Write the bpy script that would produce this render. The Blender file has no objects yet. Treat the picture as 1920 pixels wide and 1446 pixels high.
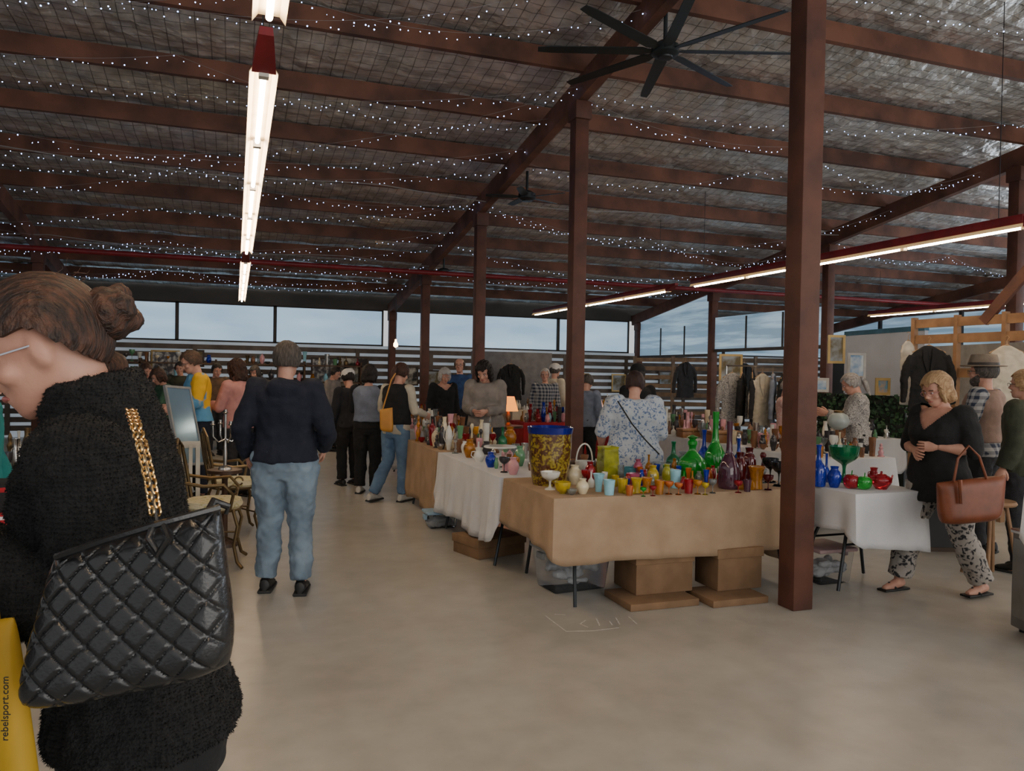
import bpy,bmesh,math,random
from mathutils import Vector,Matrix,noise
R=math.radians
PI=math.pi
random.seed(7)
rnd=random.random
def U(a,b): return a+(b-a)*rnd()
V=Vector
COL=bpy.context.scene.collection
# ---------------------------------------------------------------- camera
YAW=R(19.7); FP=1450.0; CH=1.6
cam=bpy.data.objects.new('camera',bpy.data.cameras.new('camera')); COL.objects.link(cam)
cam.data.sensor_width=36; cam.data.lens=36*FP/1920; cam.data.clip_start=.05
CM=Matrix.Translation((0,0,CH))@Matrix.Rotation(-YAW,4,'Z')@Matrix.Rotation(R(90-.9),4,'X')@Matrix.Rotation(R(1.0),4,'Z')
cam.matrix_world=CM
bpy.context.scene.camera=cam
def at(x,y,d): return CM@V(((x-960)/FP*d,-(y-723)/FP*d,-d))
def G(x,y,z=0):
    o=V((0,0,CH)); v=at(x,y,1)-o; t=(z-CH)/v.z
    return o+v*t
def gd(x,d,z=0):
    p=at(x,700+(x-960)*.0175,d); return V((p.x,p.y,z))
# ---------------------------------------------------------------- materials
MC={}
def M(name,c,c2=None,rough=.6,metal=0,scale=6,bump=0,bs=40,trans=0,emit=0,ec=None,kind='noise',st=(1,1,1),coat=0,alpha=1,thr=(.35,.65),ior=1.45,sheen=0):
    if name in MC: return MC[name]
    m=bpy.data.materials.new(name); m.use_nodes=True; nt=m.node_tree; N=nt.nodes; L=nt.links
    b=N['Principled BSDF']; b.inputs['Roughness'].default_value=rough; b.inputs['Metallic'].default_value=metal
    b.inputs['Transmission Weight'].default_value=trans; b.inputs['IOR'].default_value=ior
    b.inputs['Coat Weight'].default_value=coat; b.inputs['Alpha'].default_value=alpha
    b.inputs['Sheen Weight'].default_value=sheen
    c=tuple(c)+(1,); c2=(tuple(c2)+(1,)) if c2 else tuple(x*.72 for x in c[:3])+(1,)
    tc=N.new('ShaderNodeTexCoord'); mp=N.new('ShaderNodeMapping'); L.new(tc.outputs['Object'],mp.inputs[0]); mp.inputs['Scale'].default_value=st
    co=mp.outputs[0]
    rp=N.new('ShaderNodeValToRGB'); rp.color_ramp.elements[0].color=c; rp.color_ramp.elements[1].color=c2
    rp.color_ramp.elements[0].position=thr[0]; rp.color_ramp.elements[1].position=thr[1]
    def noi(s,d=4):
        n=N.new('ShaderNodeTexNoise'); n.inputs['Scale'].default_value=s; n.inputs['Detail'].default_value=d; L.new(co,n.inputs['Vector']); return n.outputs[0]
    def mth(op,a,b2=None):
        n=N.new('ShaderNodeMath'); n.operation=op
        for i,q in enumerate((a,b2)):
            if q is None: continue
            if isinstance(q,(int,float)): n.inputs[i].default_value=q
            else: L.new(q,n.inputs[i])
        return n.outputs[0]
    if kind=='noise': f=noi(scale)
    elif kind=='stain': f=mth('ADD',mth('MULTIPLY',noi(scale,5),.6),mth('MULTIPLY',noi(scale*7,6),.4))
    elif kind=='floral':
        v=N.new('ShaderNodeTexVoronoi'); v.inputs['Scale'].default_value=scale; 
        ad=N.new('ShaderNodeVectorMath'); ad.operation='ADD'
        nn=N.new('ShaderNodeTexNoise'); nn.inputs['Scale'].default_value=scale*.8; L.new(co,nn.inputs['Vector'])
        L.new(co,ad.inputs[0]); sc=N.new('ShaderNodeVectorMath'); sc.operation='SCALE'; sc.inputs['Scale'].default_value=.25; L.new(nn.outputs[1],sc.inputs[0]); L.new(sc.outputs[0],ad.inputs[1])
        L.new(ad.outputs[0],v.inputs['Vector']); f=v.outputs['Distance']
    elif kind in('plaid','grid'):
        sx=N.new('ShaderNodeSeparateXYZ'); L.new(co,sx.inputs[0]); w=.5 if kind=='plaid' else .07
        s=mth('ADD',sx.outputs[0],sx.outputs[1]) if kind=='plaid' else sx.outputs[0]
        z=sx.outputs[2] if kind=='plaid' else sx.outputs[1]
        a=mth('LESS_THAN',mth('FRACT',mth('MULTIPLY',s,scale)),w); b2=mth('LESS_THAN',mth('FRACT',mth('MULTIPLY',z,scale)),w)
        if kind=='plaid': f=mth('MULTIPLY',mth('ADD',a,b2),.5)
        else:
            v=N.new('ShaderNodeTexVoronoi'); v.inputs['Scale'].default_value=5.5; L.new(co,v.inputs['Vector'])
            f=mth('ADD',mth('MULTIPLY',mth('MAXIMUM',a,b2),-.34),mth('ADD',mth('ADD',mth('MULTIPLY',noi(5,6),.42),mth('MULTIPLY',v.outputs['Distance'],.25)),.16))
    L.new(f,rp.inputs[0]); L.new(rp.outputs[0],b.inputs['Base Color'])
    if bump:
        bn=N.new('ShaderNodeBump'); bn.inputs['Strength'].default_value=min(1,bump); bn.inputs['Distance'].default_value=.02*max(1,bump)
        L.new(noi(bs,5),bn.inputs['Height']); L.new(bn.outputs[0],b.inputs['Normal'])
    if emit:
        b.inputs['Emission Strength'].default_value=emit
        if ec: b.inputs['Emission Color'].default_value=tuple(ec)+(1,)
        else: L.new(rp.outputs[0],b.inputs['Emission Color'])
    MC[name]=m; return m
def F(name,c,c2=None,**k):
    k.setdefault('rough',.9); k.setdefault('bump',.25); k.setdefault('bs',120); k.setdefault('scale',9)
    return M(name,c,c2,**k)
def GL(name,c,t=.6,rough=.05): return M(name,c,tuple(x*.6 for x in c),rough=rough,trans=t,scale=14,coat=.3)
def CE(name,c,rough=.2,c2=None,**k): return M(name,c,c2 or tuple(x*.85 for x in c),rough=rough,coat=.4,scale=20,**k)
# ---------------------------------------------------------------- geometry
class MB:
    def __init__(s): s.bm=bmesh.new()
    def ringloft(s,rings,cap=True,closed=True):
        bm=s.bm; vs=[[bm.verts.new(p) for p in r] for r in rings]; n=len(rings[0])
        for a,b in zip(vs,vs[1:]):
            for i in range(n if closed else n-1):
                j=(i+1)%n; bm.faces.new((a[i],a[j],b[j],b[i]))
        if cap:
            bm.faces.new(vs[0][::-1]); bm.faces.new(vs[-1])
        return s
    def box(s,c,sz,rot=None,bev=0,taper=1):
        c=V(c); hx,hy,hz=[q/2 for q in sz]
        vs=[]
        for z in(-1,1):
            t=taper if z<0 else 1
            for x,y in((-1,-1),(1,-1),(1,1),(-1,1)):
                p=V((x*hx*t,y*hy*t,z*hz)); 
                if rot is not None: p=rot@p
                vs.append(s.bm.verts.new(c+p))
        fs=[s.bm.faces.new([vs[i] for i in q]) for q in((3,2,1,0),(4,5,6,7),(0,1,5,4),(1,2,6,5),(2,3,7,6),(3,0,4,7))]
        if bev:
            es=set(e for f in fs for e in f.edges)
            bmesh.ops.bevel(s.bm,geom=list(es),offset=bev,segments=2,affect='EDGES',profile=.5)
        return s
    def beam(s,a,b,w,h):
        a=V(a);b=V(b);d=b-a;L=d.length;q=d.to_track_quat('Y','Z').to_matrix()
        return s.box((a+b)/2,(w,L,h),q)
    def tube(s,pts,r,seg=8,cap=True,sq=1):
        pts=[V(p) for p in pts]; n=len(pts)
        rr=[r]*n if isinstance(r,(int,float)) else r
        rings=[];u=None
        for i in range(n):
            t=(pts[min(i+1,n-1)]-pts[max(i-1,0)]).normalized()
            if u is None:
                u=t.orthogonal() if abs(t.x)>.9 else t.cross(V((1,0,0))).cross(t)
            u=(u-t*u.dot(t)).normalized(); w=t.cross(u)
            rings.append([pts[i]+(u*math.cos(a)+w*math.sin(a)*sq)*rr[i] for a in[2*PI*k/seg for k in range(seg)]])
        return s.ringloft(rings,cap)
    def ell(s,c,r,M3=None,u=14,v=10):
        c=V(c); rings=[]
        for i in range(1,v):
            a=PI*i/v; rings.append([c+((M3@q) if M3 is not None else q) for q in[V((r[0]*math.sin(a)*math.cos(b),r[1]*math.sin(a)*math.sin(b),-r[2]*math.cos(a))) for b in[2*PI*k/u for k in range(u)]]])
        return s.ringloft(rings)
    def lathe(s,prof,c=(0,0,0),seg=20,mod=None):
        c=V(c); rings=[]
        for r,z in prof:
            rings.append([c+V((max(r,.0004)*(mod(k/seg,z) if mod else 1)*math.cos(2*PI*k/seg),max(r,.0004)*(mod(k/seg,z) if mod else 1)*math.sin(2*PI*k/seg),z)) for k in range(seg)])
        return s.ringloft(rings)
    def sec(s,rows,T=None,n=20,p=2.4):
        rings=[]
        for z,hw,yf,yb in rows:
            ring=[]
            for k in range(n):
                a=2*PI*k/n; ca,sa=math.cos(a),math.sin(a)
                x=hw*abs(ca)**(2/p)*(1 if ca>0 else -1); y=(yf-yb)/2*abs(sa)**(2/p)*(1 if sa>0 else -1)+(yf+yb)/2
                q=V((x,y,z)); ring.append(T(q) if T else q)
            rings.append(ring)
        return s.ringloft(rings)
    def xf(s,m): bmesh.ops.transform(s.bm,matrix=m,verts=s.bm.verts); return s
    def build(s,name,mat,parent=None,smooth=True,loc=None,rotz=None):
        bmesh.ops.recalc_face_normals(s.bm,faces=s.bm.faces)
        me=bpy.data.meshes.new(name); s.bm.to_mesh(me); s.bm.free()
        if smooth:
            me.polygons.foreach_set('use_smooth',[True]*len(me.polygons))
            try: me.set_sharp_from_angle(angle=R(42))
            except Exception: pass
        me.materials.append(mat)
        o=bpy.data.objects.new(name,me); COL.objects.link(o)
        if parent: o.parent=parent
        if loc is not None: o.location=loc
        if rotz is not None: o.rotation_euler.z=rotz
        return o
def fuse(bm,vox,it=2,disp=0,fr=9,zs=.6,seed=0):
    me=bpy.data.meshes.new('t'); bm.to_mesh(me); bm.free()
    o=bpy.data.objects.new('t',me); COL.objects.link(o)
    m=o.modifiers.new('r','REMESH'); m.mode='VOXEL'; m.voxel_size=vox
    q=o.modifiers.new('s','SMOOTH'); q.factor=.5; q.iterations=it
    dg=bpy.context.evaluated_depsgraph_get(); me2=bpy.data.meshes.new_from_object(o.evaluated_get(dg))
    bpy.data.objects.remove(o); bpy.data.meshes.remove(me)
    b=bmesh.new(); b.from_mesh(me2); bpy.data.meshes.remove(me2)
    if disp:
        b.normal_update()
        for v in b.verts:
            p=v.co; n=noise.noise(V((p.x*fr,p.y*fr,p.z*fr*zs+seed)))+.5*noise.noise(V((p.x*fr*2.3,p.y*fr*2.3,p.z*fr*2.3+seed)))
            v.co=p+v.normal*disp*(n if n>0 else n*.5)
    r=MB(); r.bm.free(); r.bm=b; return r
def tag(o,label,cat,group=None,kind=None):
    o['label']=label;o['category']=cat
    if group:o['group']=group
    if kind:o['kind']=kind
    return o
def thing(name,label,cat,loc=(0,0,0),rz=0,group=None):
    o=bpy.data.objects.new(name,None); COL.objects.link(o); o.location=loc; o.rotation_euler.z=rz; o.empty_display_size=.1
    return tag(o,label,cat,group)
def struct(o): o['kind']='structure'; return o
# ---------------------------------------------------------------- people
SK=M('skin_fair',(.58,.32,.235),(.48,.24,.175),rough=.55,scale=12,bump=.05,bs=200)
def HM_(n,c,c2): return M(n,c,c2,rough=.55,scale=60,st=(3,.6,.4),bump=.6,bs=110,thr=(.3,.6))
H_BR=HM_('hair_brown',(.095,.038,.021),(.02,.010,.007)); H_DK=HM_('hair_dark',(.02,.012,.01),(.008,.006,.005)); H_GR=HM_('hair_grey',(.42,.40,.38),(.2,.18,.17)); H_BL=HM_('hair_blonde',(.5,.33,.17),(.3,.17,.08)); H_SG=HM_('hair_saltpepper',(.12,.10,.085),(.04,.032,.028)); H_WH=HM_('hair_white',(.6,.58,.55),(.4,.38,.36))
EYEW=M('eye_white',(.7,.7,.68),rough=.2); EYED=M('eye_dark',(.03,.02,.015),rough=.15); LIP=M('lip',(.42,.13,.11),rough=.45); BROW=M('brow',(.09,.05,.035),rough=.8)
HEADROWS=[(-.118,.022,.078,.02),(-.105,.04,.088,-.0),(-.085,.052,.091,-.035),(-.05,.063,.088,-.072),(-.015,.069,.088,-.09),(.02,.0735,.09,-.099),(.055,.075,.09,-.1),(.085,.068,.078,-.088),(.105,.052,.058,-.068),(.118,.026,.028,-.036)]
def hand(mb,w,d,n,S,curl=25,thumb=1,sp=1.0):
    d=V(d).normalized(); n=V(n); n=(n-d*n.dot(d)).normalized(); s=d.cross(n)
    def P(a,b,c): return w+(d*a+s*b+n*c)*S
    mb.ringloft([[P(a,hw*math.cos(t),th*math.sin(t)) for t in[2*PI*k/10 for k in range(10)]] for a,hw,th in((-.03,.024,.02),(0,.026,.019),(.03,.036,.017),(.065,.041,.015),(.09,.038,.012))])
    for b,L0 in((-.03,.068),(-.0105,.08),(.010,.084),(.030,.074)):
        a=R(curl*.5); pts=[]; 
        q=[.085,0]; pts.append(P(.075,b*sp,0)); pts.append(P(q[0],b*sp,q[1]))
        for seg in(.42,.33,.25):
            q=[q[0]+math.cos(a)*L0*seg,q[1]+math.sin(a)*L0*seg]; pts.append(P(q[0],b*sp*1.08,q[1])); a+=R(curl)
        mb.tube(pts,[.0095*S,.0095*S,.009*S,.0082*S,.006*S],7)
    t=-1*thumb
    mb.tube([P(.01,.02*t,.004),P(.035,.043*t,.012),P(.062,.055*t,.022),P(.082,.056*t,.03)],[.013*S,.012*S,.0105*S,.007*S],7)
def hairmesh(HM,style,S,seed=0):
    bm=bmesh.new(); bmesh.ops.create_icosphere(bm,subdivisions=5,radius=1)
    zmin={'short':-.05,'bun':-.085,'pony':-.06,'bob':-.1,'long':-.1,'curly':-.08,'bald':-.04}[style]
    k=1.12 if style in('curly','bob') else 1.0
    for v in bm.verts: v.co=V((v.co.x*.084*k,v.co.y*.108*k-.012,v.co.z*.107*k+.018))
    dele=[]
    for v in bm.verts:
        x,y,z=v.co
        yl=.028+max(0,(z-.0))*.35 if style not in('bob','long','curly') else .035+max(0,z)*.3
        if style=='bun' and z<.03: yl=-.004-(.03-z)*.75
        hl=.068
        if (y>yl and z<hl+.01*math.sin(x*90)) or z<zmin or (z<-.02 and y>.0 and style in('short','bun','pony')) : dele.append(v)
        elif style=='bald' and z>.055: dele.append(v)
    bmesh.ops.delete(bm,geom=dele,context='VERTS')
    bm.normal_update()
    amp={'curly':.016,'bob':.006,'short':.005,'bun':.0024}.get(style,.004); fq=45 if style=='curly' else 30
    for v in bm.verts:
        v.co+=v.co.normalized()*amp*(noise.noise(V((v.co.x*fq*1.8,v.co.y*fq*.6,v.co.z*fq*.6+seed)))+.5*noise.noise(V((v.co.x*140,v.co.y*20,v.co.z*60))))
    bmesh.ops.solidify(bm,geom=bm.faces[:],thickness=-.013)
    mb=MB(); mb.bm.free(); mb.bm=bm
    ex=MB()
    if style=='bun':
        ex.ell((0,-.128,.012),(.054,.044,.054),None,24,16); ex.ell((0,-.10,.012),(.04,.03,.042),None,20,12)
        for k in range(3):
            a0=k*2*PI/3; ex.tube([(.03*math.cos(a0+t),-.142-.022*math.sin(t*1.3),.012+.032*math.sin(a0+t)) for t in(0,.5,1,1.5,2)],[.012,.018,.02,.018,.012],12)
    if style=='pony': ex.tube([(0,-.11,.03),(0,-.15,.01),(0,-.155,-.06),(0,-.14,-.15),(0,-.135,-.23)],[.02,.03,.034,.028,.008],12)
    if style in('bob','long','curly'):
        L0={'bob':-.13,'long':-.26,'curly':-.17}[style]
        ex.sec([(.05,.07,-.05,-.11),(0,.093,.01,-.125),(-.06,.098,.005,-.125),(L0*.8,.092,-.01,-.12),(L0,.07,-.03,-.1)])
        for sx in(-1,1): ex.tube([(sx*.072,.03,.05),(sx*.083,.035,-.01),(sx*.08,.03,L0*.75)],[.02,.024,.012],8)
    if len(ex.bm.verts):
        f=fuse(ex.bm,.005 if style=='bun' else .007,2,amp*1.4,90 if style=='bun' else 40,.4,seed)
        me=bpy.data.meshes.new('t'); f.bm.to_mesh(me); f.bm.free(); mb.bm.from_mesh(me); bpy.data.meshes.remove(me)
    if style=='bun':
        for k in range(70):
            a=U(-.9,.9); p=V((.08*math.sin(a),-.02-.095*math.cos(a)*U(.2,1),U(-.05,.12)))
            q=p+V((U(-.01,.01),-U(.005,.025),U(-.012,.015))); r_=q+V((U(-.008,.008),-U(0,.015),U(-.015,.01)))
            mb.tube([p,q,r_],[.0007,.0005,.0003],3)
    mb.xf(HM); return mb
def person(pos,fa,H,label,hair=('short',H_BR),skin=SK,top=None,over=None,bot=None,shoes=None,la=None,ra=None,lean=0,hp=0,hy=0,legs=None,W=1,belly=0,bust=0,vox=.011,curl=25,glasses=None,hat=None,sandal=False,beard=None,hs=1.0):
    "fa is measured from the line of sight: 0 back to us, 90 facing left, 180 facing us"
    S=H/1.755
    root=thing('person',label,'person',pos,math.atan2(-pos[0],pos[1])+R(fa))
    cl=math.cos(R(lean)); sl=math.sin(R(lean))
    def T(p):
        p=V(p)
        if p.z>.93:
            k=min(1,(p.z-.93)/.12); a=R(lean)*k; z=p.z-.93; y=p.y
            return V((p.x,y*math.cos(a)+z*math.sin(a),.93+z*math.cos(a)-y*math.sin(a)))*S
        return p*S
    sw=.175*(.9+.1*W)
    arms=[]
    for sx,a in((-1,la),(1,ra)):
        a=a or ((.22,-.05,-1),(.1,.35,-1))
        sh=T((sx*sw,-.012,1.415)); d1=V((a[0][0]*sx,a[0][1],a[0][2])).normalized(); d2=V((a[1][0]*sx,a[1][1],a[1][2])).normalized()
        el=sh+d1*.285*S; wr=el+d2*.245*S
        arms.append((sx,sh,el,wr,d2,a[2] if len(a)>2 else None))
    if not legs: legs=[((-.1,.015,.49),(-.105,-.02,.085)),((.1,.015,.49),(.105,-.02,.085))]
    piv=T((0,-.012,1.53))
    HMx=Matrix.Translation(piv)@Matrix.Rotation(R(hy),4,'Z')@Matrix.Rotation(-R(hp),4,'X')@Matrix.Translation(V((0,.03,.1))*S*hs)@Matrix.Scale(S*hs,4)
    HR=HMx.to_3x3().normalized()
    def torso(mb,t,z0,z1=1.46,flare=0):
        rows=[(.80,.13,.09,-.09),(.86,.165,.105,-.115),(.93,.172,.11,-.12),(1.0,.16,.108,-.105),(1.08,.145,.105,-.09),(1.17,.148,.108,-.095),(1.26,.158,.115,-.11),(1.35,.17,.112,-.118),(1.41,.165,.09,-.11),(1.445,.125,.065,-.09),(1.47,.075,.048,-.07)]
        out=[]
        for z,hw,yf,yb in rows:
            if z<z0-.001 or z>z1+.03: continue
            yf+=belly*math.exp(-((z-1.03)/.13)**2)+bust*math.exp(-((z-1.27)/.07)**2)
            fl=flare*max(0,(1.1-z)/.2)
            out.append((z,(hw*W)+t+fl,yf*(.6+.4*W)+t+fl,yb*(.6+.4*W)-t-fl))
        if z0<.8: 
            z,hw,yf,yb=out[0]; out=[(z0,hw+.02+flare,yf+.02+flare,yb-.02-flare)]+out[1:]
        else: out=[(z0,)+out[0][1:]]+out
        mb.sec(out,T,24)
    def ptsl(i): 
        k,a=legs[i]; sx=-1 if i==0 else 1
        return V((sx*.088*W,0,.88))*S,V(k)*S,V(a)*S
    b=MB(); torso(b,0,.80)
    b.tube([T((0,-.012,1.43)),T((0,-.01,1.5)),HMx@V((0,-.03,-.05))],[.062*S,.054*S,.05*S],14)
    for sx,sh,el,wr,d2,_ in arms:
        b.tube([sh,sh.lerp(el,.5),el,el.lerp(wr,.35),wr],[.05*S*W,.045*S*W,.038*S,.038*S*W,.025*S],12); b.ell(sh,(.056*S*W,)*3); b.ell(el,(.037*S,)*3)
    for i in(0,1):
        h,k,a=ptsl(i); b.tube([h,h.lerp(k,.5),k,k.lerp(a,.35),a],[.092*S*W,.078*S*W,.055*S,.055*S*W,.036*S],14)
        b.ell(k,(.054*S,)*3)
        b.tube([a+V((0,-.045,-.03))*S,a+V((0,.03,-.035))*S,a+V((0,.1,-.055))*S,a+V((0,.165,-.065))*S],[.033*S,.04*S,.034*S,.022*S],10,sq=1)
    hb=MB(); hb.sec(HEADROWS,lambda q:HMx@q,24,2.2)
    hb.tube([HMx@V(q) for q in((0,.084,.022),(0,.098,-.005),(0,.112,-.03),(0,.092,-.043))],[.009*S,.011*S,.0145*S,.008*S],8)
    for sx in(-1,1):
        hb.ell(HMx@V((sx*.074,-.005,-.012)),(.008*S,.018*S,.03*S),HR)
        hb.ell(HMx@V((sx*.011,.1,-.034)),(.009*S,)*3)
        hb.ell(HMx@V((sx*.034,.078,.026)),(.026*S,.014*S,.008*S),HR)
        hb.ell(HMx@V((sx*.042,.062,-.03)),(.024*S,.022*S,.02*S),HR)
    hb.ell(HMx@V((0,.082,-.07)),(.026*S,.014*S,.016*S),HR)
    me=bpy.data.meshes.new('t'); hb.bm.to_mesh(me); hb.bm.free(); b.bm.from_mesh(me); bpy.data.meshes.remove(me)
    b=fuse(b.bm,min(vox,.009),1)
    for sx,sh,el,wr,d2,nn in arms:
        n=V((-sx,.1,0)) if nn is None else V(nn)
        hand(b,wr,d2+V((0,0,-.1)),n,S,curl,thumb=1 if (d2.cross(V((-sx,.1,0)))).y*1>0 else -1)
    b.build('body',skin,root)
    for sx in(-1,1):
        e=MB().ell(HMx@V((sx*.032,.083,.004)),(.0125*S,.008*S,.0065*S),HR).build('eye',EYEW,root)
        MB().ell(HMx@V((sx*.032,.0885,.004)),(.006*S,.004*S,.006*S),HR).build('pupil',EYED,e)
        MB().tube([HMx@V((sx*.016,.094,.025)),HMx@V((sx*.033,.094,.031)),HMx@V((sx*.05,.083,.026))],.0032*S,6).build('eyebrow',hair[1] if hair[1] not in(H_BL,) else BROW,root)
    f=MB(); f.tube([HMx@V(q) for q in((-.024,.087,-.068),(-.01,.096,-.064),(0,.097,-.066),(.01,.096,-.064),(.024,.087,-.068))],[.002*S,.0055*S,.006*S,.0055*S,.002*S],8); f.build('mouth',LIP,root)
    if hair: hairmesh(HMx,hair[0],S,pos[0]).build('hair',hair[1],root)
    if beard:
        f=MB().sec([(-.13,.03,.085,.02),(-.105,.05,.1,.0),(-.08,.062,.1,-.02),(-.05,.072,.07,-.02),(-.02,.077,.02,-.02)],lambda q:HMx@q,20,2.2); fuse(f.bm,.006,1,.005,50).build('beard',beard,root)
    if glasses:
        f=MB()
        for sx in(-1,1):
            f.tube([HMx@V((sx*(.033+.022*math.cos(t)),.105,.0+.017*math.sin(t))) for t in[2*PI*k/16 for k in range(17)]],.0016*S,5)
            f.tube([HMx@V((sx*.055,.105,.006)),HMx@V((sx*.076,.06,.006)),HMx@V((sx*.078,-.01,.0))],.0022*S,5)
        f.tube([HMx@V((-.011,.106,.002)),HMx@V((.011,.106,.002))],.0015*S,5)
        f.build('glasses',glasses,root)
    if hat:
        k,hm=hat; f=MB(); HX=HMx@Matrix.Scale(1.08,4)
        if k=='cap':
            f.sec([(.02,.088,.1,-.115),(.07,.09,.1,-.118),(.1,.08,.085,-.105),(.125,.05,.05,-.07),(.135,.02,.01,-.03)]); f.sec([(.043,.07,.175,.02),(.052,.07,.17,.02)])
        elif k=='fedora':
            f.sec([(.045,.135,.165,-.175),(.053,.137,.167,-.177),(.056,.094,.11,-.12),(.1,.088,.1,-.115),(.145,.078,.085,-.1),(.15,.04,.05,-.06),(.14,.02,.03,-.04)])
        else:
            f.sec([(.02,.09,.1,-.115),(.05,.093,.105,-.12),(.09,.085,.092,-.11),(.125,.06,.06,-.08),(.14,.02,.01,-.03)])
        f.xf(HX); ho=f.build('hat',hm,root)
        if k=='fedora': MB().sec([(.056,.096,.112,-.122),(.078,.094,.108,-.12)]).xf(HX).build('hat_band',M('hat_band',(.05,.04,.035)),ho)
    def cloth(spec,nm):
        t=spec.get('t',.014); c=MB(); torso(c,t,spec.get('hem',.88),spec.get('z1',1.46),spec.get('flare',0))
        sl_=spec.get('sl',2)
        for sx,sh,el,wr,d2,_ in arms:
            if sl_<=0: continue
            pr=[(0,sh,.056*W),(.5,sh.lerp(el,.5),.05*W),(1,el,.044),(1.4,el.lerp(wr,.4),.042),(1.93,el.lerp(wr,.93),.032)]
            P_=[q for q in pr if q[0]<sl_]
            e=sh.lerp(el,sl_) if sl_<=1 else el.lerp(wr,min(sl_-1,.95)); P_.append((sl_,e,.05 if sl_<1.2 else .036))
            c.tube([q[1] for q in P_],[(q[2]+t)*S for q in P_],14); c.ell(sh+V((0,0,-.005)),((.06*W+t)*S,)*3)
            if sl_>1: c.ell(el,((.042+t)*S,)*3)
        if spec.get('collar'): c.tube([T((0,-.02,1.42)),T((0,-.03,1.47)),T((0,-.02,1.47)).lerp(HMx@V((0,-.05,-.08)),spec['collar'])],[(.10+t)*S,(.078+t)*S,(.062+t)*S],16)
        if spec.get('hood'): c.ell(T((0,-.12,1.425)),(.12*S,.06*S,.07*S)); c.ell(T((0,-.06,1.46)),(.11*S,.09*S,.035*S))
        c=fuse(c.bm,spec.get('vox',vox),3,spec.get('disp',.014),spec.get('fr',8),.7,pos[0]*3)
        vn=spec.get('v')
        if vn:
            dl=[v for v in c.bm.verts if v.co.y/S>-.03+sl*(v.co.z/S-.93) and v.co.z/S>1.46-vn+abs(v.co.x/S)*vn*8.5*.9]
            bmesh.ops.delete(c.bm,geom=dl,context='VERTS')
        if spec.get('fluff'):
            c.bm.normal_update(); fs=c.bm.faces[:]
            for i in range(spec['fluff']):
                f=random.choice(fs)
                if not f.is_valid: continue
                p=f.calc_center_median(); n=(f.normal+V((U(-1,1),U(-1,1),U(-1.2,.6)))*.8).normalized(); s_=n.orthogonal().normalized()*.0011
                a_=c.bm.verts.new(p+s_);b_=c.bm.verts.new(p-s_);m_=c.bm.verts.new(p+n*U(.003,.0075)+V((0,0,-.001)))
                c.bm.faces.new((a_,b_,m_))
        return c.build(spec.get('name',nm),spec['m'],root)
    if bot:
        t=bot.get('t',.013); c=MB()
        torso(c,t,.80,1.0)
        ez=bot.get('end',.96)
        for i in(0,1):
            h,k,a=ptsl(i); wd=bot.get('wide',0)
            c.tube([h,h.lerp(k,.5),k,k.lerp(a,.4),k.lerp(a,ez)],[(.095*W+t)*S,(.083*W+t)*S,(.062+t+wd*.5)*S,(.056+t+wd)*S,(.048+t+wd)*S],16); c.ell(k,((.06+t)*S,)*3)
        c=fuse(c.bm,vox,3,bot.get('disp',.014),11,.9,pos[1]*3); c.build(bot.get('name','trousers'),bot['m'],root)
    if top: cloth(top,'shirt')
    if over: cloth(over,'jacket')
    if shoes:
        for i in(0,1):
            h,k,a=ptsl(i); g=MB(); gs=MB()
            def ring(y,hw,zt,zb,g_):
                return [V((a.x/S+hw*math.cos(t),a.y/S+y,(zb+zt)/2+(zt-zb)/2*math.sin(t)))*S+V((0,0,a.z-.085*S)) for t in[2*PI*q/14 for q in range(14)]]
            if sandal:
                so=gs.box(V((a.x,a.y+.055*S,a.z-.077*S)),(.09*S,.27*S,.018*S),None,.006).build('sandal',shoes,root)
                MB().tube([V((a.x-.045*S,a.y+.06*S,a.z-.07*S)),V((a.x,a.y+.11*S,a.z-.022*S)),V((a.x+.045*S,a.y+.06*S,a.z-.07*S))],.008,6).build('strap',shoes,so)
            else:
                g.ringloft([ring(y,hw,zt,.012,g) for y,hw,zt in((-.085,.02,.07),(-.075,.034,.095),(-.03,.04,.11),(.03,.042,.1),(.08,.047,.075),(.13,.046,.062),(.17,.034,.05),(.188,.015,.035))]); s_=g.build('shoe',shoes,root)
                gs.box(V((a.x,a.y+.05*S,a.z-.075*S)),(.094*S,.278*S,.022*S),None,.009); gs.build('sole',M('sole_dark',(.03,.03,.03),rough=.8),s_)
    return root,arms,HMx
BLK=F('cloth_black',(.009,.009,.010),(.015,.015,.016)); NAVY=F('cloth_navy',(.007,.010,.022),(.012,.015,.029)); DENIM=F('denim_light',(.21,.285,.36),(.12,.165,.22),scale=5,bs=250)
DEN2=F('denim_mid',(.14,.23,.35),(.08,.14,.24),scale=5); GRY=F('cloth_grey',(.27,.235,.21),(.19,.17,.155)); GRB=F('cloth_greyblue',(.20,.23,.30),(.14,.16,.21)); PNK=F('cloth_pink',(.52,.25,.23),(.41,.19,.18)); GRN=F('cloth_green',(.04,.11,.07),(.025,.07,.04)); BLU=F('cloth_blue',(.04,.09,.22),(.025,.05,.14)); CREAMC=F('cloth_cream',(.52,.47,.38),(.42,.38,.3)); DKG=F('cloth_dark_grey',(.03,.03,.034),(.02,.02,.023)); OLV=F('cloth_olive',(.05,.055,.034),(.03,.034,.021)); SHB=M('shoe_black',(.012,.012,.012),rough=.5); SHW=M('shoe_white',(.6,.58,.54),rough=.6)
FLO=F('floral_blue',(.13,.19,.33),(.46,.50,.55),kind='floral',scale=20,thr=(.30,.48)); PLD=F('plaid_check',(.36,.36,.36),(.03,.04,.07),kind='plaid',scale=16,thr=(.1,.9)); LEO=F('patterned_blouse',(.02,.02,.025),(.42,.4,.38),kind='floral',scale=38,thr=(.38,.45)); PAT=F('pattern_trousers',(.03,.03,.035),(.36,.33,.3),kind='floral',scale=18,thr=(.3,.5))
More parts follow.
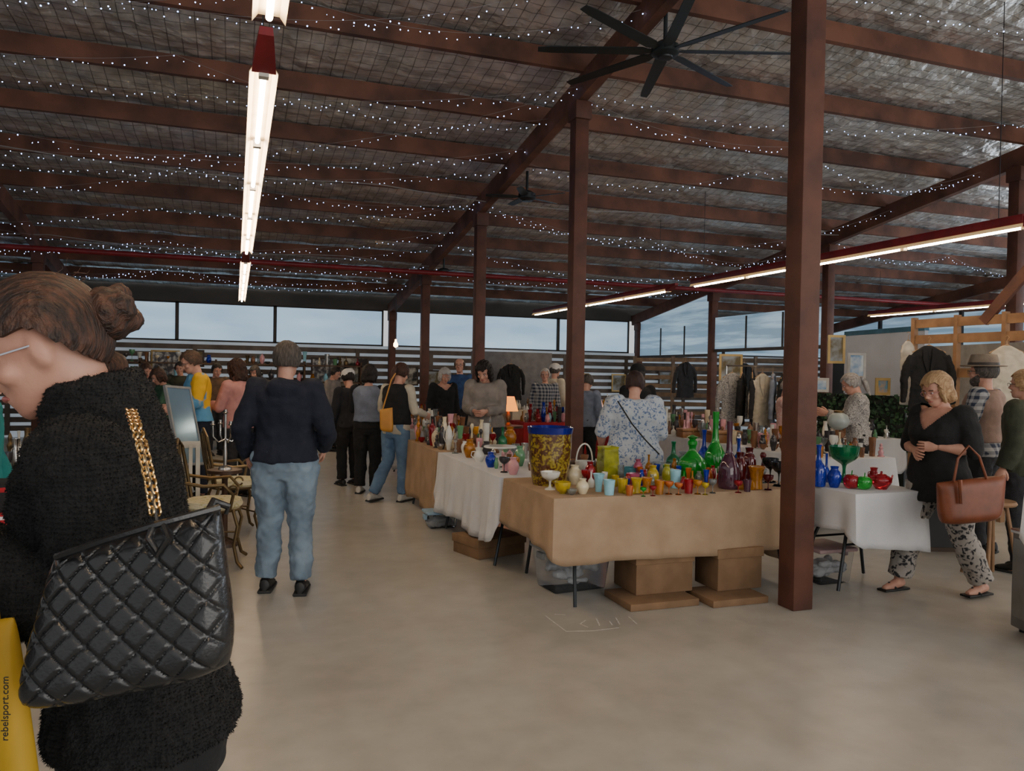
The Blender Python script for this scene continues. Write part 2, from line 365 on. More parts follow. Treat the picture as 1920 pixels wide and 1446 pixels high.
MET=M('metal_dark',(.05,.05,.055),rough=.35,metal=.8); SIL=M('metal_silver',(.6,.58,.55),rough=.25,metal=1); GOLD=M('metal_gold',(.75,.5,.22),rough=.25,metal=1); BRASS=M('brass_aged',(.20,.14,.07),(.12,.08,.04),rough=.45,metal=.8)
CAPW=M('cap_white',(.65,.63,.6)); BRN=F('cloth_brown',(.16,.09,.05),(.1,.06,.035)); TEAL=F('cloth_teal',(.01,.22,.22),(.01,.15,.15))
# foreground woman
fw=gd(278,1.45); 
person((fw.x,fw.y,0),84,1.80,'woman in black fluffy coat with hair bun, looking down, in left foreground',('bun',H_BR),top=dict(m=F('coat_fluffy',(.008,.008,.009),(.014,.014,.015),bump=.8,bs=150),hem=.92,t=.022,disp=.008,fr=60,vox=.008,name='coat',collar=.9,fluff=80000,flare=.03),bot=dict(m=BLK,t=.03),shoes=SHB,la=((.12,-.24,-1),(-.12,.88,.52)),ra=((.12,.10,-1),(-.3,.9,.4)),lean=11,hp=26,glasses=M('glasses_clear',(.6,.6,.65),rough=.1,metal=.8),vox=.007,W=1.0,curl=38,hs=.93)
P=gd(536,5.55); person((P.x,P.y,0),-8,1.80,'man in navy hooded jumper and pale jeans walking away on concrete aisle',('short',H_SG),top=dict(m=NAVY,hem=.92,t=.024,hood=1,name='hooded_jumper',disp=.022),bot=dict(m=DENIM,t=.014,name='jeans',wide=.012,disp=.022),shoes=SHB,la=((.42,-.18,-1),(-.05,.65,-.8)),ra=((.42,-.18,-1),(-.12,.8,-.65)),W=1.2,legs=[((-.1,.03,.49),(-.12,.03,.085)),((.11,.02,.49),(.13,-.06,.085))],hy=-8,hp=6)
P=gd(655,10.8); person((P.x,P.y,0),25,1.62,'person in white cap and black clothes beside the long white table',('short',H_DK),top=dict(m=DKG,t=.02),bot=dict(m=BLK,wide=.01),shoes=SHB,hat=('cap',CAPW),hp=15)
P=gd(692,10.1); person((P.x,P.y,0),-12,1.68,'woman in grey puffer vest and black trousers seen from behind',('bob',H_DK),top=dict(m=BLK,t=.012),over=dict(m=GRB,t=.035,sl=0,hem=.98,name='vest'),bot=dict(m=BLK,wide=.015),shoes=SHW,la=((.2,.2,-1),(0,1,0)),ra=((.2,.2,-1),(0,1,0)),hp=15,W=1.08)
P=gd(744,9.5); person((P.x,P.y,0),-35,1.72,'woman with ponytail in black vest and blue jeans leaning toward table',('pony',HM_('hair_auburn',(.09,.03,.018),(.03,.012,.008))),top=dict(m=CREAMC,t=.014,hem=.85),over=dict(m=BLK,t=.032,sl=0,hem=.97,name='vest'),bot=dict(m=DEN2,name='jeans',wide=.006),shoes=SHW,la=((.3,.1,-1),(.1,.8,-.4)),ra=((.2,.2,-1),(0,.9,-.2)),legs=[((-.12,.0,.49),(-.2,-.2,.1)),((.1,.03,.49),(.1,.03,.085))],hp=25,lean=4)
P=gd(376,9.3); person((P.x,P.y,0),100,1.82,'man in blue and yellow jacket browsing the left stall',('short',HM_('hair_mid',(.14,.07,.04),(.05,.03,.02))),top=dict(m=F('jacket_blue_yellow',(.10,.30,.5),(.75,.42,.02),scale=1.6,thr=(.49,.51)),t=.03,hem=.93),bot=dict(m=NAVY),shoes=SHB,hp=25,glasses=MET,lean=5,la=((.2,.2,-1),(0,1,-.2)),ra=((.2,.2,-1),(0,1,-.2)))
P=gd(448,9.6); person((P.x,P.y,0),40,1.72,'person in pink shirt standing behind the navy jumper man',('curly',H_BR),top=dict(m=PNK,t=.02),bot=dict(m=DKG),shoes=SHB,hp=20,la=((.3,.2,-1),(-.2,1,.1)),W=1.1)
P=gd(270,12.8); person((P.x,P.y,0),-150,1.68,'woman with long brown hair in dark top at far left stall',('long',H_BR),top=dict(m=DKG,t=.02),bot=dict(m=BLK),shoes=SHB,hp=25)
P=gd(318,12.0); person((P.x,P.y,0),110,1.60,'person in green jumper bending over the left stall',('bob',H_BR),top=dict(m=GRN,t=.02),bot=dict(m=BLK),shoes=SHB,hp=30,lean=12,la=((.1,.5,-1),(0,1,-.1)),ra=((.1,.5,-1),(0,1,-.1)))
P=gd(240,5.4); person((P.x,P.y,0),60,1.72,'person in blue grey top partly hidden behind foreground woman',('short',H_BR),top=dict(m=GRB,t=.02),bot=dict(m=BLK),shoes=SHB,hp=30,lean=6)
P=gd(-48,4.4); person((P.x,P.y,0),-120,1.66,'person in teal top at the left border beside red goods',('bob',H_DK),top=dict(m=TEAL,t=.02),bot=dict(m=BLK),shoes=SHB,hp=30)
P=gd(405,14.2); person((P.x,P.y,0),-160,1.70,'distant person in brown jacket between blue jacket man and pink shirt',('short',H_DK),top=dict(m=BRN,t=.025),bot=dict(m=DKG),shoes=SHB,hp=20)
P=gd(480,15.2); person((P.x,P.y,0),150,1.66,'distant person in black top left of the navy jumper man',('bob',H_SG),top=dict(m=BLK,t=.02),bot=dict(m=DKG),shoes=SHB,hp=20)
P=gd(625,15.3); person((P.x,P.y,0),-120,1.68,'distant person in grey jumper behind the white cap wearer',('short',H_DK),top=dict(m=GRY,t=.02),bot=dict(m=DKG),shoes=SHB,hp=25)
P=gd(338,14.8); person((P.x,P.y,0),170,1.72,'distant person in olive top behind the green jumper person',('short',H_DK),top=dict(m=OLV,t=.025),bot=dict(m=DKG),shoes=SHB,hp=15)
P=gd(832,12.9); person((P.x,P.y,0),-160,1.68,'woman with grey bob in dark top behind the glass stall',('bob',H_WH),top=dict(m=BLK,t=.02,v=.1),bot=dict(m=BLK),shoes=SHB,hp=25,W=1.15)
P=gd(862,14.2); person((P.x,P.y,0),170,1.86,'balding man in blue shirt behind grey haired woman',('bald',H_SG),top=dict(m=BLU,t=.02),bot=dict(m=DKG),shoes=SHB,glasses=MET)
P=gd(912,9.9); person((P.x,P.y,0),165,1.77,'woman with dark curly hair in beige sweatshirt looking down at table',('curly',H_DK),top=dict(m=GRY,t=.028,hem=.9),bot=dict(m=DKG),shoes=SHB,hp=32,lean=6,la=((.15,.15,-1),(-.6,.8,-.1)),ra=((.15,.15,-1),(-.6,.8,-.1)),W=1.25)
P=gd(1022,14.4); person((P.x,P.y,0),175,1.70,'elderly person in checked shirt standing beyond orange lamp',('short',H_WH),top=dict(m=PLD,t=.02),bot=dict(m=DKG),shoes=SHB,glasses=MET,W=1.1)
P=gd(1040,15.5); person((P.x,P.y,0),-40,1.80,'man in white cap standing far off near back wall',('short',H_SG),top=dict(m=CREAMC,t=.02),bot=dict(m=DKG),shoes=SHB,hat=('cap',CAPW))
P=gd(1100,11.8); person((P.x,P.y,0),-20,1.62,'person in grey blue shirt just right of second timber post',('short',H_SG),top=dict(m=GRB,t=.02),bot=dict(m=BLK),shoes=SHB,hp=25)
P=gd(1190,7.1); person((P.x,P.y,0),3,1.65,'woman in blue and white floral dress with thin crossbody strap',('short',HM_('hair_chestnut',(.055,.018,.012),(.02,.008,.006))),top=dict(m=FLO,t=.03,hem=.45,flare=.03,sl=1.1,name='dress',disp=.02),shoes=SHB,la=((.5,-.05,-1),(.0,.8,-.8)),ra=((.3,.1,-1),(-.3,.9,-.5)),W=1.38,hp=22,hy=-8)
P=gd(1196,10.3); person((P.x,P.y,0),20,1.74,'person in black beanie standing beyond the floral dress woman',('short',H_DK),top=dict(m=BLK,t=.02),bot=dict(m=BLK),shoes=SHB,hat=('beanie',BLK))
P=gd(1612,9.2); person((P.x,P.y,0),95,1.69,'woman in black and white patterned blouse examining an item',('pony',H_GR),top=dict(m=LEO,t=.022,hem=.85),bot=dict(m=BLK),shoes=SHB,hp=28,la=((.1,.5,-1),(-.3,1,.35)),ra=((.1,.5,-1),(-.3,1,.35)),lean=4,W=1.15)
P=gd(1474,10.3); person((P.x,P.y,0),-95,1.60,'person in pink patterned shirt reaching out from behind near post',('short',H_GR),top=dict(m=F('shirt_pink_spots',(.46,.2,.18),(.55,.44,.4),kind='floral',scale=40),t=.022),bot=dict(m=DKG),shoes=SHB,hp=20,la=((.1,.9,-.8),(0,1,.15)),ra=((.1,.9,-.8),(0,1,.15)))
P=gd(1766,5.8); LB=P; person((P.x,P.y,0),142,1.67,'blonde woman in black top and patterned trousers with folded arms',('bob',H_BL),top=dict(m=BLK,t=.02,hem=.74,flare=.015,sl=1.05,v=.16),bot=dict(m=PAT,wide=.03,end=.93),shoes=SHB,sandal=True,la=((.42,.05,-1),(-1,.75,.1),(0,-1,0)),ra=((.42,.05,-1),(-1,.85,-.12),(0,-1,0)),legs=[((-.14,-.09,.49),(-.19,-.26,.1)),((.15,.13,.49),(.19,.19,.085))],W=1.26,belly=.03,bust=.05,hp=22,hy=-4,glasses=M('glasses_pink',(.5,.2,.2),rough=.3),vox=.009,curl=30)
P=gd(1846,7.2); person((P.x,P.y,0),72,1.82,'man in pale fedora and checked shirt with sand coloured vest',('short',H_SG),top=dict(m=PLD,t=.022,sl=.95),over=dict(m=F('vest_sand',(.3,.2,.16),(.22,.15,.12)),t=.038,sl=0,hem=1.0,name='vest'),bot=dict(m=DKG),shoes=SHB,hat=('fedora',F('hat_felt',(.24,.19,.14),(.17,.13,.1))),la=((.3,.2,-1),(-.1,.9,-.7)),ra=((.3,.2,-1),(-.1,.9,-.7)),glasses=MET,W=1.12,beard=H_SG)
P=gd(1924,6.5); person((P.x,P.y,0),68,1.70,'person in olive green jacket cut by right edge of view',('short',H_BL),top=dict(m=OLV,t=.035,hem=.85,collar=.4),bot=dict(m=DKG),shoes=SHB,glasses=MET,W=1.15)
# ---------------------------------------------------------------- setting
def zb(Y): return 5.937-.147*Y
TIM=M('timber_redbrown',(.135,.050,.031),(.068,.028,.02),rough=.65,scale=4,bump=.2,bs=20,thr=(.3,.7))
TIMP=M('timber_purlin',(.19,.080,.050),(.075,.034,.025),rough=.72,scale=2.2,bump=.25,bs=14,thr=(.35,.68))
FOIL=M('foil_insulation',(.20,.192,.18),(.76,.745,.72),rough=.33,metal=.65,kind='grid',scale=7,thr=(.12,.62),bump=1,bs=12)
CONC=M('concrete',(.47,.45,.40),(.325,.305,.268),rough=.30,scale=.7,bump=.06,bs=18,thr=(.38,.66),kind='stain')
f=MB(); f.box((7,8,-.05),(36,26,.1)); struct(f.build('floor',CONC,smooth=False))
Y0,Y1=-2.5,19.7; dz=.45
c=MB(); nx,ny=380,250
def cz(x,y):
    z=zb(y)+dz; ph=((y-(9.3-1.3*8))/1.3)%1
    return z+.03-.05*math.sin(PI*ph)+.022*noise.noise(V((x*1.3,y*2.4,1)))+.024*noise.noise(V((x*4,y*6,4)))+.016*noise.noise(V((x*9,y*5,9)))
vs=[[c.bm.verts.new((-9+34*i/nx,Y0+(Y1-Y0)*j/ny,cz(-9+34*i/nx,Y0+(Y1-Y0)*j/ny))) for i in range(nx+1)] for j in range(ny+1)]
for j in range(ny):
    for i in range(nx): c.bm.faces.new((vs[j][i],vs[j][i+1],vs[j+1][i+1],vs[j+1][i]))
ceil=struct(c.build('ceiling',FOIL,smooth=False))
y=9.3-1.3*8
while y<19.4:
    MB().box((8,y,zb(y)+.345),(34,.075,.21)).build('purlin',TIMP,ceil,False); y+=1.3
for X in(-3.3,3.7,10.7,17.7):
    MB().beam((X,Y0,zb(Y0)+.12),(X,Y1,zb(Y1)+.12),.11,.27).build('rafter',TIMP,ceil,False)
onm=['nearest','second','third','fourth','fifth']
for X,who in((3.7,'central row'),(10.7,'right hand row'),(-3.3,'left hand row')):
    for i in range(5):
        Y=4.39+3.79*i
        if X<0 and i<2: continue
        if X>10 and i<1: continue
        if i==4: Y=19.35
        o=MB().box((0,0,zb(Y)/2),(.165,.165,zb(Y)),None,.008).build('timber_post',TIM,loc=(X,Y,0)); tag(o,'red brown square timber post, %s from camera in the %s'%(onm[i],who),'post','roof posts')
        MB().box((0,0,zb(Y)-.12),(.2,.24,.2),None,.01).build('cap_block',TIM,o)
WALLC=M('wall_dark_grey',(.12,.112,.105),(.08,.075,.07),rough=.9,scale=1)
WB=M('wall_pale_glow_backing',(.40,.46,.52),(.28,.33,.38),rough=.8,scale=.8,emit=.45)  # backing itself emits, so the gaps between slats look bright
SLAT=M('slat_brown',(.17,.14,.12),(.10,.08,.07),rough=.8,scale=3)
WINM=M('window_translucent',(.28,.44,.60),(.42,.59,.74),rough=.4,scale=.5,st=(1,1,4),emit=1.05,thr=(.35,.7))
WINR=M('window_right_streaked',(.17,.27,.37),(.34,.48,.60),rough=.3,scale=1.2,st=(.5,.5,7),emit=.8,thr=(.42,.62))  # pale streaks paint reflected lights into the glass colour
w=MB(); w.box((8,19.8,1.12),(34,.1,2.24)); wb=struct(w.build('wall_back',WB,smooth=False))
MB().box((8,19.8,3.4),(34,.1,.5)).build('head_panel',WALLC,wb,False)
for k in range(11):
    z=.2+k*.19; MB().box((8,19.72,z),(34,.03,.115)).build('slat',SLAT,wb,False)
for k in range(18): MB().box((-8.5+k*1.9,19.69,1.1),(.1,.03,2.1)).build('batten',SLAT,wb,False)
xs=[-9,-6.4,-3.9,-1.3,.9,3.55,3.85,6.2,8.4,10.6,10.8,13.8,17.6,20,22.5,25]
n=1
FRM=M('frame_dark',(.06,.05,.045),rough=.6)
for a,b in zip(xs,xs[1:]):
    if b-a<.5: continue
    o=MB().box(((a+b)/2,19.8,2.7),(b-a-.02,.04,.9)).build('window_%d'%n,WINM if a<10.6 else WINR,smooth=False); struct(o)
    fr=MB(); 
    for q in(a+.02,b-.02): fr.box((q,19.76,2.7),(.04,.06,.9))
    fr.box(((a+b)/2,19.76,2.25),(b-a,.06,.04)).box(((a+b)/2,19.76,3.14),(b-a,.06,.04)); fr.build('window_frame',FRM,o,False); n+=1
for y0,y1,z0,zt in((15.85,19.25,2.15,None),(12.05,15.65,2.25,3.0)):
    g=MB(); zz=[(y0,z0),(y1,z0),(y1,zb(y1)-.01 if zt is None else zt),(y0,zb(y0)-.01 if zt is None else zt)]
    g.ringloft([[V((x,y,z)) for y,z in zz] for x in(10.69,10.71)]); o=struct(g.build('window_%d'%n,WINR,smooth=False)); n+=1
    fr=MB().box((10.7,(y0+y1)/2,z0-.03),(.06,y1-y0,.07))
    for q in(.33,.67): fr.box((10.7,y0+(y1-y0)*q,z0+.35),(.05,.05,.75))
    fr.build('window_frame',FRM,o,False)
struct(MB().box((17.9,10,1.1),(.1,19.6,2.2)).build('wall_right',WALLC,smooth=False))
for i in range(7):
    y=1.6+i*2.7; o=struct(MB().box((17.9,y+1.35,2.8),(.05,2.6,1.2)).build('window_%d'%n,WINR,smooth=False)); n+=1
    MB().box((17.84,y,2.8),(.08,.09,1.25)).build('window_frame',FRM,o,False)
struct(MB().box((-8.9,9,1.7),(.1,21.5,3.4)).build('wall_left',WALLC,smooth=False))
WHT=M('partition_white',(.52,.55,.62),(.44,.47,.53),rough=.8,scale=1.5)
a=gd(1585,14.2);b=gd(1735,12.2)
q=MB(); q.beam((a.x,a.y,1.2),(b.x,b.y,1.2),.06,2.4); o=tag(q.build('partition_panel',WHT,smooth=False),'long white partition panel with blue top rail behind right stalls','partition')
MB().beam((a.x,a.y,2.43),(b.x,b.y,2.43),.09,.08).build('top_rail',M('rail_blue',(.05,.16,.24)),o,False)
a2=gd(1740,11.4);b2=gd(2010,8.9)
q=MB(); q.beam((a2.x,a2.y,1.05),(b2.x,b2.y,1.05),.05,2.1); tag(q.build('partition_panel',M('panel_grey',(.30,.29,.28),rough=.8),smooth=False),'grey board panel standing behind the pale timber clothes frame','partition')
PINE=M('pine_pale',(.29,.165,.085),(.19,.105,.055),rough=.7,scale=5)
a=gd(1716,9.9);b=gd(1975,8.3); t=thing('timber_hanging_frame','pale timber frame of horizontal boards hung with clothes at right','clothes frame',(0,0,0))
for z in(2.32,2.12,1.7,1.1): MB().beam((a.x,a.y,z),(b.x,b.y,z),.03,.11).build('rail',PINE,t,False)
for k in(0,.35,.7,1):
    p=a.lerp(b,k); MB().box((p.x,p.y+.03,1.2),(.07,.05,2.4)).build('upright',PINE,t,False)
q=a.lerp(b,.55);r_=a.lerp(b,.98); MB().beam((q.x,q.y+.04,2.3),(r_.x,r_.y+.04,3.1),.05,.12).build('brace',TIM,t,False)
REDM=M('red_steel',(.22,.015,.02),(.15,.011,.015),rough=.45)
o=MB().tube([(-8,13.9,3.42),(17.8,13.9,3.42)],.045,10).build('red_pipe',REDM); tag(o,'long dark red steel pipe crossing the whole hall under the roof','pipe')
CORD=M('wire_pale',(.3,.28,.27),rough=.6)
for i,(y0,y1,lb) in enumerate([(11.3,11.8,'nearest thin pale cable sagging across the roof'),(15.0,15.6,'farther thin pale cable sagging across the roof')]):
    pts=[(-8+25*k/40,y0+(y1-y0)*k/40,zb(y0)+.1-.12*abs(math.sin(k*.4))) for k in range(41)]
    tag(MB().tube(pts,.008,5).build('electric_cable',CORD),lb,'cable')
# ---------------------------------------------------------------- lights
TUBE=M('fluorescent_tube',(1,.9,.7),rough=.3,emit=50,ec=(1,.81,.58)); REFL=M('reflector_cream_glow',(.75,.58,.36),rough=.5,emit=.35,ec=(1,.62,.26))  # reflector has its own added glow to look lit by the tubes
def fitting(X,Y0,Y1,z,label,n,redw=.1):
    t=thing('tube_light',label,'ceiling light',(X,Y0,z),0,'fluorescent strip lights')
    L0=Y1-Y0
    MB().box((0,L0/2,.085),(redw,L0,.09),None,.01).build('channel',REDM,t)
    r=MB(); r.ringloft([[V((-.07,y,.0)),V((-.045,y,.035)),V((.045,y,.035)),V((.07,y,.0)),V((.07,y,.006)),V((.047,y,.043)),V((-.047,y,.043)),V((-.07,y,.006))] for y in(0,L0)]); r.build('reflector',REFL,t,False)
    for k in range(n):
        a=L0*k/n+.05;b=L0*(k+1)/n-.05
        MB().tube([(0,a,.004),(0,b,.004)],.015,10).build('tube',TUBE,t)
        MB().box((0,a-.03,.008),(.05,.05,.05)).build('socket',M('socket_white',(.7,.66,.6)),t,False)
    MB().ringloft([[V((-.06,-.001,.0)),V((.06,-.001,0)),V((.05,-.001,.11)),V((-.05,-.001,.11))],[V((-.035,-.28,.08)),V((.035,-.28,.08)),V((.03,-.28,.12)),V((-.03,-.28,.12))]]).build('end_cap',REDM,t,False)
    for y in(.3,L0-.3): MB().tube([(0,y,.1),(0,y,zb(Y0+y)+.3-z)],.004,5).build('hanger',MET,t)
fitting(.12,-.5,3.55,3.1,'cream strip light at top left edge of view',3)
fitting(.12,4.15,10.75,3.1,'long bright strip light with red end cap over left aisle',5)
fitting(.12,11.6,18.4,3.1,'distant short looking strip light over left aisle',5)
fitting(7.2,1.2,5.1,3.1,'red backed strip light running off the right edge',2,.13)
fitting(7.2,5.4,11.2,3.1,'red channel strip light right of near post',4,.13)
fitting(7.2,12.0,18.5,3.1,'distant strip light between second and near posts',4)
fitting(14.2,9,14.5,3.1,'far right strip light beyond the hanging rail',3)
fan_m=M('fan_black',(.018,.024,.026),rough=.4)
def fan(p,r,n,a0,label,grp):
    t=thing('ceiling_fan',label,'ceiling fan',p,0,grp)
    h=zb(p.y)+.3-p.z
    MB().tube([(0,0,.05),(0,0,h)],.02,8).build('downrod',fan_m,t)
    MB().lathe([(0,-.05),(.09,-.05),(.13,-.02),(.13,.05),(.07,.09),(.0,.1)],seg=24).build('motor',fan_m,t)
    MB().lathe([(0,-.065),(.07,-.062),(.075,-.05),(0,-.045)],seg=20).build('hub_cover',MET,t)
    for k in range(n):
        a=a0+2*PI*k/n; rot=Matrix.Rotation(a,3,'Z')@Matrix.Rotation(R(10),3,'X')
        b=MB(); b.ringloft([[rot@V((x,-w_,0)),rot@V((x,w_,0)),rot@V((x,w_,.008)),rot@V((x,-w_,.008))] for x,w_ in((.09,.03),(.16,.035),(.22,.06),(r*.9,.048),(r,.035))]); b.build('blade',fan_m,t)
fan(at(1247,97,7.3),1.2,8,-YAW,'large black eight bladed ceiling fan near the top right','ceiling fans')
fan(at(988,370,11.6),.62,5,.4,'small dark ceiling fan above the central beam','ceiling fans')
fan(at(832,512,15.2),.6,5,1.1,'smallest most distant ceiling fan near third post','ceiling fans')
BULB=M('fairy_bulb',(.5,.65,1),emit=15,ec=(.34,.50,1)); BULB.cycles.emission_sampling='NONE'
bb=MB(); bmesh.ops.create_icosphere(bb.bm,subdivisions=1,radius=.0048); bp=bb.build('bulb',BULB); bmesh_=bp.data; bpy.data.objects.remove(bp)
def fstring(a,b,sag,label,sp=.095):
    a=V(a);b=V(b); t=thing('fairy_light_string',label,'string lights',a,0,'fairy light strings')
    n=min(98,int((b-a).length/sp)); pts=[]; ns=random.choice((1,2,2)); sg=[U(.7,1.4)*sag/ns*1.6 for _ in range(3)]
    for k in range(n+1):
        s=k/n; p=(b-a)*s; u=(s*ns)%1; p.z-=sg[min(int(s*ns),2)]*4*u*(1-u); p.y+=.25*math.sin(s*7+a.y)*s*(1-s); pts.append(p)
    MB().tube(pts,.0016,4).build('wire',CORD,t)
    for p in pts:
        o=bpy.data.objects.new('bulb',bmesh_); COL.objects.link(o); o.parent=t; s=U(.6,1.5); o.scale=(s,s,s); o.location=p+V((U(-.03,.03),U(-.03,.03),-.01-U(0,.07)))
def zr(Y,k=.08): return zb(Y)+.2-k
wds=['first','second','third','fourth','fifth','sixth','seventh','eighth','ninth','tenth','eleventh','twelfth','thirteenth','fourteenth','fifteenth']
LS=[((3.6,5.6),(-2.2,7.6)),((3.6,6.6),(-3,8.0)),((3.6,8.1),(-4.6,9.0)),((3.6,8.2),(-4.6,11.0)),((3.6,8.9),(-4.8,8.4)),((3.6,9.8),(-5,9.7)),((3.6,10.4),(-5,12.6)),((3.6,11.8),(-5,11.4)),((3.6,12.0),(-6,14.4)),((3.6,13.2),(-6,13.3)),((3.6,14),(-6,15.9)),((3.6,15.5),(-6,15.0)),((3.6,15.8),(-6,17.6)),((3.6,17.2),(-6,16.8))]
for i,(a,b) in enumerate(LS): fstring((a[0],a[1],zr(a[1])),(b[0],b[1],zr(b[1])),.3,'sagging string of tiny cool white bulbs, %s from camera left of central beam'%wds[i])
RS=[((3.8,5.6),(10.6,4.9)),((3.8,8.1),(10.6,6.0)),((3.8,8.3),(10.6,9.2)),((3.8,10.2),(10.6,8.7)),((3.8,11.9),(10.6,10.4)),((3.8,12),(10.6,13.4)),((3.8,14),(10.6,12.8)),((3.8,15.6),(10.6,15.8)),((10.8,8.2),(17.5,9.5)),((10.8,12),(17.5,12.6))]
for i,(a,b) in enumerate(RS): fstring((a[0],a[1],zr(a[1])),(b[0],b[1],zr(b[1])),.3,'sagging string of tiny cool white bulbs, %s from camera right of central beam'%wds[i])
# ---------------------------------------------------------------- tables
LEGM=M('table_leg_steel',(.045,.05,.055),rough=.4,metal=.6); TOPM=M('tabletop_plastic',(.6,.58,.55),rough=.5)
def table(x0,x1,y0,y1,z,label,cloth,clabel,drops=(.5,.4,.45,.45),wave=.03,nm='tablecloth',jit=.05):
    cx,cy=(x0+x1)/2,(y0+y1)/2; lx,ly=x1-x0,y1-y0
    t=thing('folding_table',label,'table',(cx,cy,0),0,'folding market tables')
    MB().box((0,0,z-.025),(lx-.02,ly-.02,.035),None,.01).build('tabletop',TOPM,t)
    for sx in(-1,1):
        for sy in(-1,1):
            if lx>=ly: pts=[(sx*(lx/2-.28),sy*.1,z-.05),(sx*(lx/2-.2),sy*(ly/2-.1),.35),(sx*(lx/2-.18),sy*(ly/2-.03),0.012)]
            else: pts=[(sx*.1,sy*(ly/2-.28),z-.05),(sx*(lx/2-.1),sy*(ly/2-.2),.35),(sx*(lx/2-.03),sy*(ly/2-.18),.012)]
            MB().tube(pts,.013,8).build('leg',LEGM,t)
        if lx>=ly: MB().tube([(sx*(lx/2-.2),-ly/2+.1,.35),(sx*(lx/2-.2),ly/2-.1,.35)],.01,6).build('cross_bar',LEGM,t)
        else: MB().tube([(-lx/2+.1,sx*(ly/2-.2),.35),(lx/2-.1,sx*(ly/2-.2),.35)],.01,6).build('cross_bar',LEGM,t)
    hx,hy=lx/2+.004,ly/2+.004; per=[]
    def side(p,q,nrm,dr):
        n=max(8,int((V(q)-V(p)).length/.025))
        for k in range(n): per.append((V(p).lerp(V(q),k/n),V(nrm),dr))
    df,db,dl,drr=drops
    side((-hx,-hy,0),(hx,-hy,0),(0,-1,0),df); side((hx,-hy,0),(hx,hy,0),(1,0,0),drr); side((hx,hy,0),(-hx,hy,0),(0,1,0),db); side((-hx,hy,0),(-hx,-hy,0),(-1,0,0),dl)
    N=len(per); dr=[p[2] for p in per]
    for _ in range(4): dr=[(dr[i-1]+dr[i]+dr[(i+1)%N])/3 for i in range(N)]
    nr=[p[1] for p in per]
    for _ in range(2): nr=[(nr[i-1]+nr[i]+nr[(i+1)%N]).normalized() for i in range(N)]
    rings=[]; sd=U(0,50)
    rings.append([V((p[0].x*.5,p[0].y*.5,z+.004)) for p in per]); rings.append([V((p[0].x*.985,p[0].y*.985,z+.004)) for p in per])
    rows=9
    for r in range(rows+1):
        k=r/rows; ring=[]
        for i,p in enumerate(per):
            s=p[0].x*9+p[0].y*9+sd; wv=(math.sin(s*1.3)+.6*math.sin(s*2.9+1)+noise.noise(V((s*.8,k,sd))))*.5; wv=wv*abs(wv)**.3
            cf=1-min(1,abs(nr[i].x*nr[i].y)*2)
            d=dr[i]*(1+jit*math.sin(s*.6)*1)
            ring.append(V((p[0].x,p[0].y,z+.002))+nr[i]*(.006+k*wave*(wv+.7)+(1-cf)*k*.022)-V((0,0,d*k)))
        rings.append(ring)
    m=MB(); m.ringloft(rings,cap=False); 
    m.bm.faces.new(list(m.bm.verts)[:N])
    o=m.build(nm,cloth,loc=(cx,cy,0)); tag(o,clabel,'tablecloth')
    sm=o.modifiers.new('s','SOLIDIFY'); sm.thickness=.003; sm.offset=0
    return t
TAN=F('cloth_tan',(.42,.29,.185),(.345,.235,.145),bs=220,scale=5); WCL=F('cloth_white',(.72,.72,.73),(.63,.63,.65),scale=3); DKC=F('cloth_charcoal',(.05,.05,.06),(.03,.03,.04)); REDC=F('cloth_red',(.35,.02,.03),(.25,.015,.02)); CRM=F('cloth_beige',(.5,.43,.33),(.42,.35,.26))
ZT=.765
table(2.02,4.12,4.76,5.76,ZT,'front folding table with coloured glassware under tan cloth',TAN,'tan cloth draped over the front glassware table',(.45,.3,.36,.62),wave=.022,jit=.015)
table(4.24,4.90,4.42,5.15,ZT,'small folding table under white cloth right of near post',WCL,'white cloth over the small table right of near post',(.42,.3,.3,.45),wave=.04)
table(2.0,3.0,5.84,7.78,ZT,'side folding table under white cloth left of glassware',WCL,'long white cloth hanging over side of left glass table',(.3,.2,.56,.3),wave=.05)
table(2.0,2.8,7.9,9.3,ZT,'folding table under tan cloth beside ponytail woman',TAN,'tan cloth over table near the ponytail woman',(.6,.3,.66,.2))
table(2.35,3.05,10.3,12.3,ZT,'far folding table under pale cloth past ponytail woman',F('cloth_white_grey',(.5,.5,.52),(.42,.42,.44)),'pale grey cloth over far aisle table',(.6,.3,.66,.3))
table(5.7,6.65,6.4,8.6,ZT,'folding table under white cloth behind near post',WCL,'white cloth on right stall table nearest camera',(.5,.3,.6,.3))
table(5.7,6.65,8.7,10.9,ZT,'second folding table of right stall under white cloth',F('cloth_white2',(.66,.65,.66),(.58,.57,.58)),'white cloth on second right stall table',(.5,.3,.6,.3))
table(4.6,6.4,12.2,12.95,ZT,'folding table of ornaments beyond right stall',REDC,'dark red cloth on table beyond right stall',(.6,.3,.6,.3))
table(7.5,8.9,8.4,9.1,ZT,'folding table right of the patterned blouse woman',WCL,'white cloth on table beside the ivy screen',(.5,.3,.6,.3))
table(3.1,4.6,15.0,15.75,ZT,'distant folding table near third post with red cloth',F('cloth_red2',(.4,.03,.04)),'bright red cloth on distant table near back wall',(.6,.3,.6,.3))
table(-1.75,-.95,6.2,8.4,ZT,'dark covered folding table of brass trinkets at left',DKC,'charcoal cloth on left trinket table',(.6,.3,.5,.6))
table(-1.75,-.95,8.6,10.6,ZT,'second left folding table of trinkets under beige cloth',CRM,'beige cloth on second left trinket table',(.6,.3,.5,.6))
table(-.9,1.6,16.2,16.95,ZT,'rear folding table before the dark slatted wall',DKC,'dark cloth on rear table before slatted wall',(.6,.3,.6,.6))
table(5.9,8.6,16.4,17.1,ZT,'long rear table under windows at right',CRM,'beige cloth on long rear right table',(.6,.3,.6,.6))
